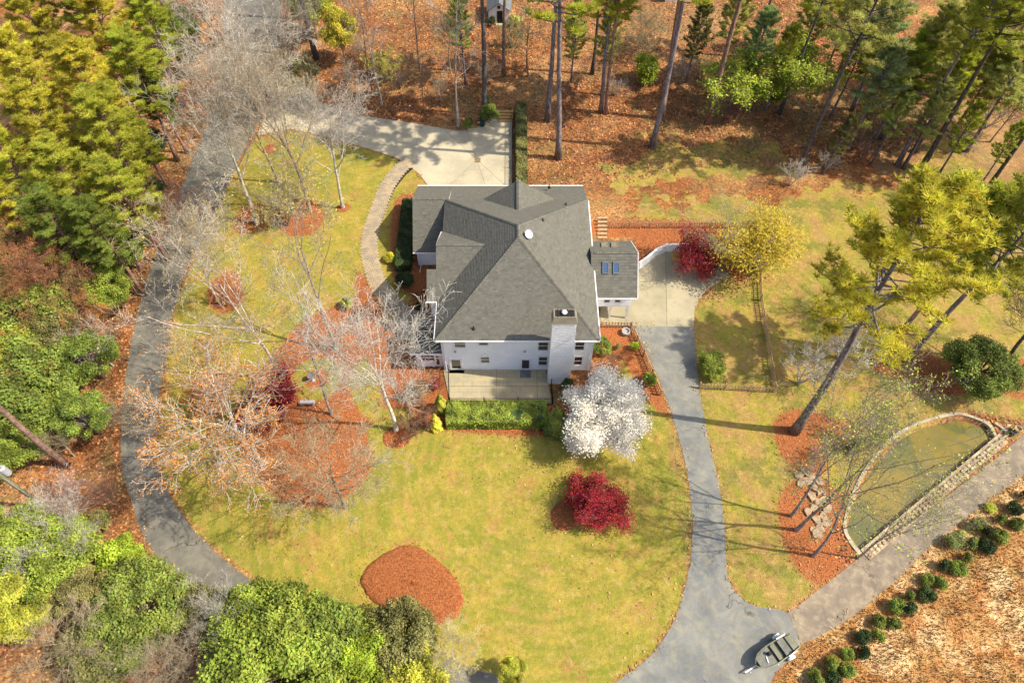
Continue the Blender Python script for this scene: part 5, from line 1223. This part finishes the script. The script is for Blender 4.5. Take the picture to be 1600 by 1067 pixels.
for i, (at, h, lf, w_, lb) in enumerate([((1460, 60), 18, 'ltgreen', 1.2, 'pale green pine crown at upper right, left of the corner'), ((1545, 40), 18, 'yg', 1.2, 'yellow-green pine crown nearest the upper right corner'), ((1385, 110), 15, 'blue', 1., 'bluish pine crown above the short bluish pine'),
    ((1500, 120), 14, 'yg', 1.1, 'yellow-green pine crown between the leaning trio and the right edge'), ((1400, 25), 17, 'blue', 1.1, 'bluish pine crown on the top edge at right'), ((1330, 20), 15, 'ltgreen', 1., 'green pine crown on the top edge left of the bluish one'), ((1470, 165), 12, 'ltgreen', 1., 'low pale green pine crown over the leaning grey pine'),
    ((1190, 45), 13, 'blue', 1.1, 'bluish pine crown over the lime trees'), ((1150, 10), 14, 'ltgreen', 1., 'green pine crown on the top edge above the lime trees'), ((955, 40), 13, 'ltgreen', 1., 'light green pine crown at top centre'), ((900, 30), 12, 'ltgreen', .9, 'green pine crown around the tall grey trunk'),
    ((1430, 95), 15, 'yg', 1.2, 'yellow-green pine crown between the bluish and pale green ones'), ((1560, 95), 14, 'ltgreen', 1.2, 'pale pine crown just below the corner crown'), ((1270, 30), 14, 'ltgreen', 1.1, 'pale green pine crown above the thick dark pine'), ((1345, 75), 13, 'yg', 1., 'yellow-green pine crown beside the thick dark pine top'),
    ((1230, 75), 12, 'yg', .9, 'yellow-green young pine over the vivid green trees'), ((1520, 190), 10, 'yg', 1., 'low yellow-green pine right of the leaning trio'), ((1405, 175), 10, 'ltgreen', .9, 'low pale pine left of the leaning trio'), ((1585, 215), 9, 'yg', 1., 'low yellow-green pine at the right edge'), ((1095, 30), 12, 'olive', .9, 'olive pine crown on the top edge left of the thick leaning pine'),
    ((1595, 110), 15, 'ltgreen', 1.1, 'light green pine crown cut by the right edge'), ((720, 15), 14, 'ltgreen', .8, 'green pine crown on the top edge left of the shed'), ((1320, 200), 9, 'olive', .9, 'olive young pine beside the dark thick pine')]):
    P_('pine_tree', 'dpine%d' % (i % 3), at, h, lb, 'pine tree', group=tp, leaf=lf, bark='pine', wide=w_, mode='c')
# lime understory
for at, h, kind, lf, wd, lb in [((1150, 125), 8.5, 'leafy3', 'lime', 1.4, 'vivid green leafing tree left of the short brown trunk'), ((1240, 115), 9.5, 'leafy1', 'lime', 1.35, 'vivid green leafing tree right of the short brown trunk'),
    ((1200, 165), 4, 'sleaf0', 'lime', 1.2, 'lime yellow low tree in front of the vivid green trees'), ((1005, 130), 4.5, 'sleaf1', 'lime', .9, 'thin lime sapling left of the overlapping pines'),
    ((530, 50), 9, 'ever1', 'ygold', .8, 'yellow-green leafing tree at the top left of the straw woods'), ((482, 5), 10, 'ever0', 'yg', .8, 'yellow-green tree on the top edge right of the drive'), ((455, 120), 8, 'leafy3', 'olive', 1.1, 'olive tree where the drive meets the parking pad'), ((600, 95), 6, 'sbud1', 'ygold', 1.1, 'yellow-flecked sapling below the yellow-green tree'),
    ((800, 75), 5, 'sbud2', 'olive', 1., 'olive-flecked sapling left of the shed'), ((1500, 90), 12, 'leafy0', 'budlime', 1.1, 'pale lime tree in the upper right corner woods'),
    ((1580, 60), 12, 'leafy2', 'budlime', 1., 'pale lime tree at the upper right corner'), ((1590, 160), 10, 'leafy1', 'ltgreen', 1., 'light green tree at the right edge above the lawn'),
    ((1500, 330), 5, 'sleaf2', 'lime', 1.3, 'vivid lime sapling beside the great pine crown'), ((1010, 50), 8, 'bud1', 'olive', 1., 'olive-budded tree between pines at top centre'),
    ((700, 60), 9, 'bud2', 'budlime', .9, 'lime-budded tree in the straw woods left of the shed'), ((1480, 430), 4, 'sleaf0', 'lime', .9, 'small lime tree below the great pine crown'),
    ((1090, 120), 4, 'small1', 'brown', 1.2, 'grey brush between two tall pines'), ((1140, 190), 2.5, 'sbud0', 'maroon', 1.6, 'dark red low shrub beneath the lime trees'),
    ((1340, 460), 7, 'bud3', 'budlime', 1., 'lime-budded small tree behind the great pine trunk')]:
    P_('leafing_tree', kind, at, h, lb, 'tree', group='young leafing trees', leaf=lf, bark='tan', wide=wd, mode='b' if h < 5.2 else 'c')
# pond side
for at, h, wd, lb in [((1236, 806), 18, .75, 'uppermost of the lime-budded trees whose shadows cross the driveway'), ((1245, 828), 20, .8, 'second lime-budded tree by the dry cascade'),
    ((1271, 868), 18, .8, 'lime-budded tree spreading over the middle of the pond'), ((1340, 872), 13, .8, 'grey-limbed tree leaning along the dam over the road')]:
    P_('budding_tree', 'obud%d' % prng.randrange(3), at, h, lb, group='trees beside the pond', leaf='budlime', bark='grey', wide=wd, twig='grey')
P_('small_tree', 'small0', (1248, 600), 6, 'low silvery bare tree by the fence corner', bark='white', group='small ornamental trees', wide=1.2)
P_('small_tree', 'small1', (1310, 560), 6.5, 'silvery bare tree behind the great pine trunk', bark='white', group='small ornamental trees', wide=1.1)
P_('small_tree', 'small2', (1350, 690), 6, 'grey bare tree at the upper shore of the pond', bark='grey', group='small ornamental trees', wide=1.0)
P_('shrub', 'bush1', (1328, 705), 1.9, 'dark olive bush above the cascade stones', 'shrub', leaf='olive', wide=.9)
P_('shrub', 'small2', (1275, 715), 2.4, 'grey twiggy shrub in the red bed by the great pine', 'shrub', bark='grey', wide=1.2)
P_('shrub', 'small1', (1260, 738), 1.8, 'grey twiggy shrub at the head of the cascade', 'shrub', bark='grey', wide=1.2)
for i, (at, h, b_, lb) in enumerate([((1235, 290), 4, 'pale', 'pale bare brush heaped at the foot of the dark thick pine'), ((1290, 265), 3.2, 'pale', 'pale bare brush right of the dark thick pine'), ((1200, 265), 3, 'red', 'reddish bare brush left of the dark thick pine'),
    ((1345, 250), 3, 'red', 'reddish brush beneath the short bluish pine'), ((1480, 240), 4.5, 'grey', 'grey brush right of the leaning pine trio'), ((1540, 200), 5, 'grey', 'grey brush near the right edge under pines'),
    ((1060, 130), 4, 'grey', 'grey brush left of the thick leaning pine'), ((960, 150), 3.4, 'grey', 'grey brush at the foot of the slim pine pair'), ((760, 130), 4, 'tan', 'tan brush beside the dark pine trunk'), ((690, 160), 4, 'tan', 'tan brush left of the tall pale trunk'),
    ((625, 140), 3.4, 'brown', 'brown brush right of the slender pale trunk'), ((545, 130), 4, 'grey', 'grey brush above the parking drive'), ((900, 140), 3, 'brown', 'brown brush between the grey pine pair and slim pair'), ((1170, 240), 3, 'brown', 'brown brush on the shaded grass edge'),
    ((1420, 310), 3.6, 'grey', 'grey brush on the lawn below the leaning trio'), ((1380, 200), 4, 'red', 'reddish brush behind the short bluish pine'), ((560, 90), 4, 'tan', 'tan brush under the yellow-green tree')]):
    P_('brush', 'small%d' % (i % 3), at, h, lb, 'brush', group='leafless brush in the woods', bark=b_, wide=1.2)
# --- pines and evergreens of the left woods (crowns seen)
lw = 'dense pines of the left woods'
for i, (at, h, lf, lb) in enumerate([((55, 40), 19, 'ygold', 'golden pine crown in the extreme upper left corner'), ((145, 35), 19, 'ygold', 'golden pine crown second along the top edge'), ((225, 30), 16, 'yg', 'yellow-green pine crown third along the top edge'),
    ((30, 115), 19, 'ygold', 'golden pine crown second down the left edge'), ((120, 115), 19, 'ygold', 'large golden pine crown one in from the corner'), ((205, 105), 17, 'yg', 'yellow-green pine beside the leaning twin trunks'),
    ((70, 190), 19, 'ygold', 'golden pine crown in the upper left mass'), ((150, 195), 18, 'yg', 'yellow-green pine crown left of the thin reddish trunks'), ((15, 240), 17, 'yg', 'yellow-green pine crown third down the left edge'),
    ((110, 275), 17, 'yg', 'broad yellow-green pine crown in the middle of the left mass'), ((190, 285), 15, 'yg', 'yellow-green pine crown beside the pale tall bare tree'), ((75, 340), 15, 'green', 'greener pine crown under the broad one'),
    ((150, 350), 14, 'green', 'green pine crown above the straw verge'), ((215, 205), 11, 'yg', 'small yellow-green pine near the drive'), ((245, 140), 12, 'green', 'small green pine crown near the drive at upper left'), ((5, 320), 13, 'ygold', 'golden pine crown cut by the left edge')]):
    P_('pine_tree', 'dpine%d' % (i % 3), at, h, lb, 'pine tree', group=lw, leaf=lf, bark='pinered', wide=1.2, mode='c')
P_('pine_tree', 'pine1', (238, 70), 24, 'tall bare-trunked pine leaning out at the top of the left woods', 'pine tree', group=lw, leaf='yg', bark='pinered')
P_('pine_tree', 'pine0', (103, 727), 26, 'big brown pine trunk leaving the frame at the lower left', 'pine tree', leaf='yg', bark='pinered')
P_('pine_tree', 'pine1', (215, 190), 22, 'thin reddish pine trunk showing through a gap in the left mass', 'pine tree', leaf='yg', bark='pinered')
le = 'broadleaf evergreens of the left woods'
for i, (at, h, lf, wd, lb) in enumerate([((275, 45), 7, 'green', 1., 'green evergreen at the top between pines and drive'), ((290, 85), 6, 'olive', .8, 'olive evergreen left of the top bare trees'), ((215, 235), 6, 'deep', 1., 'dark evergreen in the gap by the drive'), ((230, 300), 5, 'deep', .9, 'dark low evergreen at the verge beneath the pines'),
    ((195, 385), 6.5, 'green', 1.1, 'green evergreen bulging over the straw verge, upper one'), ((60, 400), 9, 'green', 1.1, 'green evergreen above the orange budding trees'), ((110, 430), 7, 'olive', 1.1, 'olive evergreen below the pines'), ((170, 450), 6.5, 'bright', 1.1, 'bright evergreen beside the straw verge'),
    ((30, 500), 8, 'green', 1.2, 'green evergreen by the left edge below the orange trees'), ((85, 520), 7, 'olive', 1., 'olive evergreen in the middle left'), ((135, 560), 7, 'green', 1.15, 'green evergreen whose edge meets the verge opposite the orange tree'),
    ((30, 600), 8, 'green', 1.25, 'wide bright evergreen above the big brown trunk'), ((80, 620), 6, 'bright', 1., 'bright evergreen right of the wide one'), ((128, 650), 6.5, 'green', 1.1, 'green evergreen at the bend of the straw verge'), ((15, 700), 6, 'bright', .9, 'green evergreen just below the big brown trunk'),
    ((10, 560), 8, 'ygold', 1., 'golden-green evergreen cut by the left edge'), ((20, 850), 8, 'bright', 1.2, 'bright evergreen under the utility pole'), ((75, 870), 7, 'bright', 1., 'bright evergreen right of the pole foot'), ((190, 875), 3.6, 'lime', .95, 'small vivid lime bush on the lower left straw'),
    ((130, 930), 6, 'olive', 1.1, 'olive evergreen left of the dark hollow'), ((215, 955), 6.5, 'green', 1.15, 'dense green evergreen right of the dark hollow'), ((300, 950), 5, 'olive', .9, 'olive evergreen at the lower bend of the drive'), ((30, 940), 7, 'yg', 1.2, 'yellow-green evergreen at the lower left edge'),
    ((170, 1000), 5.5, 'olive', 1.1, 'olive evergreen near the bottom edge'), ((150, 815), 2.4, 'olive', .8, 'small olive bush on the straw right of the pole')]):
    P_('evergreen_tree', 'ever%d' % (i % 3) if h > 4 else 'bush0', at, h, lb, 'tree', group=le, leaf=lf, bark='grey', wide=wd, mode='c')
for i, (at, h, lf, lb) in enumerate([((40, 415), 11, 'rust', 'rust-budded tree at the left edge below the golden pines'), ((20, 470), 10, 'orange', 'orange-budded tree at the left edge'), ((90, 455), 9, 'rust', 'rust-budded tree amid the left evergreens'), ((125, 505), 7, 'orange', 'orange-budded tree near the verge'),
    ((60, 575), 7, 'rust', 'rust-budded tree above the wide bright evergreen'), ((10, 380), 11, 'orange', 'orange-budded tree above the rust one at the edge')]):
    P_('budding_tree', 'bud%d' % (i % 4), at, h, lb, group='orange and rust budding trees at the left edge', leaf=lf, bark='brown', twig='red', wide=1.2, mode='c')
for i, (at, h, b_, lb) in enumerate([((20, 330), 11, 'pale', 'pale bare tree at the left edge among pines'), ((95, 790), 6, 'white', 'white-limbed bare tree right of the utility pole'), ((110, 850), 6, 'white', 'white-limbed bare tree below the pole'), ((60, 830), 8, 'pale', 'pale bare tree over the lower left evergreens'),
    ((150, 540), 6, 'pale', 'pale bare tree across the middle left evergreens'), ((90, 690), 5, 'tan', 'tan bare tree right of the big brown trunk'), ((340, 975), 7, 'pale', 'pale bare tree below the bend of the drive'), ((300, 1020), 7, 'tan', 'tan bare tree at the bottom left'),
    ((240, 1040), 7, 'tan', 'tan bare tree at the bottom edge next to the other'), ((200, 640), 5, 'tan', 'thin tan bare tree over the straw verge'), ((380, 1040), 6, 'red', 'reddish bare tree under the bright magnolia'), ((100, 1000), 8, 'tan', 'tan bare tree in the extreme lower left'), ((160, 770), 5, 'red', 'reddish bare brushwood on the straw')]):
    P_('bare_tree', 'bare%d' % (i % 4), at, h, lb, group='bare trees of the left woods', bark=b_, mode='c', wide=1.25)
# --- bottom evergreens
for i, (at, h, lf, wd, lb) in enumerate([((390, 980), 8, 'bright', .95, 'vivid green magnolia at the bottom, left crown'), ((455, 985), 9, 'bright', 1.1, 'vivid green magnolia at the bottom, largest crown'), ((430, 1050), 9, 'bright', 1.1, 'vivid green magnolia crown cut by the bottom edge'),
    ((510, 1015), 8.5, 'green', 1., 'darker green magnolia crown right of the largest'), ((570, 1030), 8, 'lime', 1., 'yellow-lime evergreen at the bottom edge'), ((625, 1005), 7.5, 'olive', .75, 'olive green evergreen below the mulch mound'), ((632, 1052), 7, 'yg', 1., 'yellow-green evergreen right of the lime one at the bottom'),
    ((800, 1050), 4, 'yg', .8, 'small yellow-green bush over the lower drive'), ((345, 935), 3.5, 'green', .7, 'small green evergreen on the verge at the lower bend')]):
    P_('evergreen_tree', 'ever%d' % (i % 3) if h > 3.8 else 'bush1', at, h, lb, 'tree', group='evergreens along the bottom edge', leaf=lf, bark='grey', wide=wd, mode='c')
P_('leafing_tree', 'bud1', (703, 1010), 7.5, 'slim white-stemmed tree with yellow leaves over the lower drive', leaf='ygold', bark='white', mode='c', wide=.8)
# --- young round shrubs of the dry field
spots = [(1105,270),(1045,318),(1112,340),(975,370),(1035,398),(910,428),(975,440),(893,492),(845,540),(785,525),(710,590),(770,610),(705,660),(630,670),(570,710),(628,728),(495,780),(555,790),(420,850),(490,843),(350,925),(420,920),(345,1000),(280,980),(285,1050),(210,1050),(830,420),(1155,210),(940,345)]
ordn = 'first second third fourth fifth sixth seventh eighth ninth tenth eleventh twelfth thirteenth fourteenth fifteenth sixteenth seventeenth eighteenth nineteenth twentieth twenty-first twenty-second twenty-third twenty-fourth twenty-fifth twenty-sixth twenty-seventh twenty-eighth twenty-ninth'.split()
order = sorted(range(len(spots)), key=lambda q: spots[q][0]-spots[q][1])
names = {q: ordn[k]+' young round green shrub of the road verge, counting up from the boat' for k, q in enumerate(order)}
for i, (zx, zy) in enumerate(spots):
    at = (1200+zx/2.9075, 700+zy/2.9075+5)
    P_('round_shrub', 'shrub%d' % (i % 2), at, prng.uniform(.95, 1.35), names.get(i, 'young dark green round shrub planted along the concrete road verge'), 'shrub', group='young round shrubs along the concrete road', leaf='green' if i % 3 else 'deep', wide=.82)
for i, (at, lf, lb) in enumerate([((1300, 1035), 'yg', 'yellow-green weedy clump at the bottom of the dry field'), ((1500, 835), 'ltgreen', 'light green weedy clump on the road verge by the shrubs'), ((1545, 795), 'yg', 'yellow-green weedy clump near the top of the verge'), ((1455, 905), 'olive', 'olive weedy clump beside the middle shrubs'), ((1270, 1055), 'bright', 'bright weedy clump at the bottom edge near the boat')]):
    P_('weed_clump', 'bush%d' % (i % 2), at, .7, lb, 'weeds', group='weedy clumps on the road verge', leaf=lf, wide=1.3)

# ------------------------------------------------------------------ ground litter, grass tufts: small real pieces nobody could count
def scatter(name, n, region, keep, size, mat, seed, flat, col, tall=0.):
    g = np.random.default_rng(seed); Q = np.stack([g.uniform(region[0], region[1], n), g.uniform(region[2], region[3], n)], 1)
    Q = Q[keep(Q)]; k = len(Q); nrm = g.normal(size=(k, 3))*flat; nrm[:, 2] = 1
    if tall:
        a = g.random(k)*6.283; h = tall*g.uniform(.5, 1.2, k); wv_ = .03+size*.1; ln_ = g.normal(size=(k, 2))*tall*.5
        zf = zfield(Q)
        B = np.column_stack([Q, zf]); dx_ = np.column_stack([np.cos(a)*wv_, np.sin(a)*wv_, np.zeros(k)]); top = B+np.column_stack([ln_, h])
        me = npmesh(name, np.stack([B-dx_, B+dx_, top], 1).reshape(-1, 3), np.arange(3*k).reshape(-1, 3), mat)
    else: me = quads(name, np.column_stack([Q, .03+g.random(k)*.05]), nrm, size, mat, seed, 1.5)
    o = bpy.data.objects.new(name, me); C.objects.link(o); o['kind'] = 'stuff'; o.color = (*col, 1); return o
def zfield(Q):
    f = sdf(Q, GP(FIELD)); return np.clip(f-1.5, 0, 3)/3*(vnoise(Q, 2.2, 1)*.5+vnoise(Q, .9, 2)*.28)-.03
def off_roads(Q):
    ok = np.ones(len(Q), bool)
    for pl in (catmull(GP(loop_out), 2, False)+catmull(GP(loop_in), 2, False), catmull(GP(e_l), 2, False)+catmull(GP(e_r), 2, False), catmull(GP(r_u), 2, False)+catmull(GP(r_l), 2, False), pad_n, pad_e, POND): ok &= sdf(Q, pl) < -.1
    ok &= ~((Q[:, 0] > -11) & (Q[:, 0] < 12.6) & (Q[:, 1] > 35) & (Q[:, 1] < 62.2)); return ok
def in_woods(Q): return off_roads(Q) & (sdf(Q, GP(LAWN_IN)) < -.3) & (sdf(Q, GP(LAWN_E)) < -4*(Q[:, 1] > 52)-.3) & (sdf(Q, GP(FIELD)) < -.5)
ml = foliage('dead_leaf', 0, .5, 1.5, .8)
scatter('leaf_litter', 70000, (-60, 60, 8, 115), in_woods, .20, ml, 1, .45, (.50, .22, .085))
scatter('dark_leaf_litter', 34000, (-60, 60, 8, 115), in_woods, .20, ml, 2, .45, (.22, .085, .04))
def sticks(name, n, seed, keep, region=(-60, 60, 8, 115)):
    r = random.Random(seed); Q = np.random.default_rng(seed).uniform((region[0], region[2]), (region[1], region[3]), (n, 2)); Q = Q[keep(Q)]; mb = MB()
    for x, y in Q:
        a = r.uniform(0, 6.28); L = r.uniform(.4, 1.6); el = r.uniform(0, .5); p = (x, y, .03); q = (x+math.cos(a)*L, y+math.sin(a)*L, .03+L*el)
        mb.tube([p, ((p[0]+q[0])/2+r.uniform(-.1, .1), (p[1]+q[1])/2+r.uniform(-.1, .1), (p[2]+q[2])/2), q], [.02, .016, .01], 3, cap=False)
    o = mb.obj(name, M['twig'], None, kind='stuff'); o.color = (.30, .22, .16, 1)
scatter('undergrowth', 60000, (-60, 60, 20, 112), lambda Q: in_woods(Q) & (vnoise(Q, 5, 19) > .52), .2, ml, 14, 1, (.20, .20, .06), .3)
scatter('dead_brush', 30000, (-60, 60, 8, 112), lambda Q: in_woods(Q) & (vnoise(Q, 4, 29) > .5), .1, ml, 15, 1, (.26, .19, .13), .5)
scatter('blown_leaves', 3500, (-30, 45, 8, 66), lambda Q: off_roads(Q) & (vnoise(Q, 6, 39) > .5) & (sdf(Q, GP(LAWN_IN)) > -2), .16, ml, 16, .45, (.40, .22, .09))
def near_beds(Q):
    m = np.full(len(Q), -50.)
    for b in BEDS+[[(625,853),(655,855),(690,880),(715,908),(723,938),(712,965),(672,977),(632,965),(590,945),(570,925),(564,900),(585,875)]]: m = np.maximum(m, sdf(Q, catmull(GP(b), 3)))
    return (m > -.55) & off_roads(Q) & (circ(Q, ringc, 2.4) < 0)
scatter('loose_straw', 42000, (-30, 50, 12, 66), near_beds, .12, ml, 17, .45, (.40, .16, .065))
def on_drive_edge(Q):
    m = np.full(len(Q), -9.)
    for pl in (catmull(GP(loop_out), 2, False)+catmull(GP(loop_in), 2, False), catmull(GP(e_l), 2, False)+catmull(GP(e_r), 2, False), catmull(GP(r_u), 2, False)+catmull(GP(r_l), 2, False), pad_n, pad_e): m = np.maximum(m, sdf(Q, pl))
    return (m > -.3) & (m < .15+1.6*np.clip(vnoise(Q, 2.5, 49)-.45, 0, 1))
scatter('drive_edge_leaves', 60000, (-50, 50, 5, 110), on_drive_edge, .14, ml, 18, .4, (.40, .24, .10))
sticks('fallen_twigs', 9000, 8, in_woods)
scatter('dry_grass', 60000, (10, 52, 5, 34), lambda Q: sdf(Q, GP(FIELD)) > .1, .2, ml, 3, 1, (.52, .30, .12), .32)
scatter('green_weeds', 14000, (10, 52, 5, 34), lambda Q: (sdf(Q, GP(FIELD)) > .1) & (vnoise(Q, 3.5, 9) > .55), .2, ml, 4, 1, (.20, .19, .05), .3)
scatter('lawn_tufts', 90000, (-30, 45, 8, 66), lambda Q: off_roads(Q) & (np.maximum(sdf(Q, GP(LAWN_IN)), sdf(Q, GP(LAWN_E))) > .1), .2, ml, 5, 1, (.30, .25, .045), .07)
# protos that no plant used leave nothing behind: their meshes are simply not linked
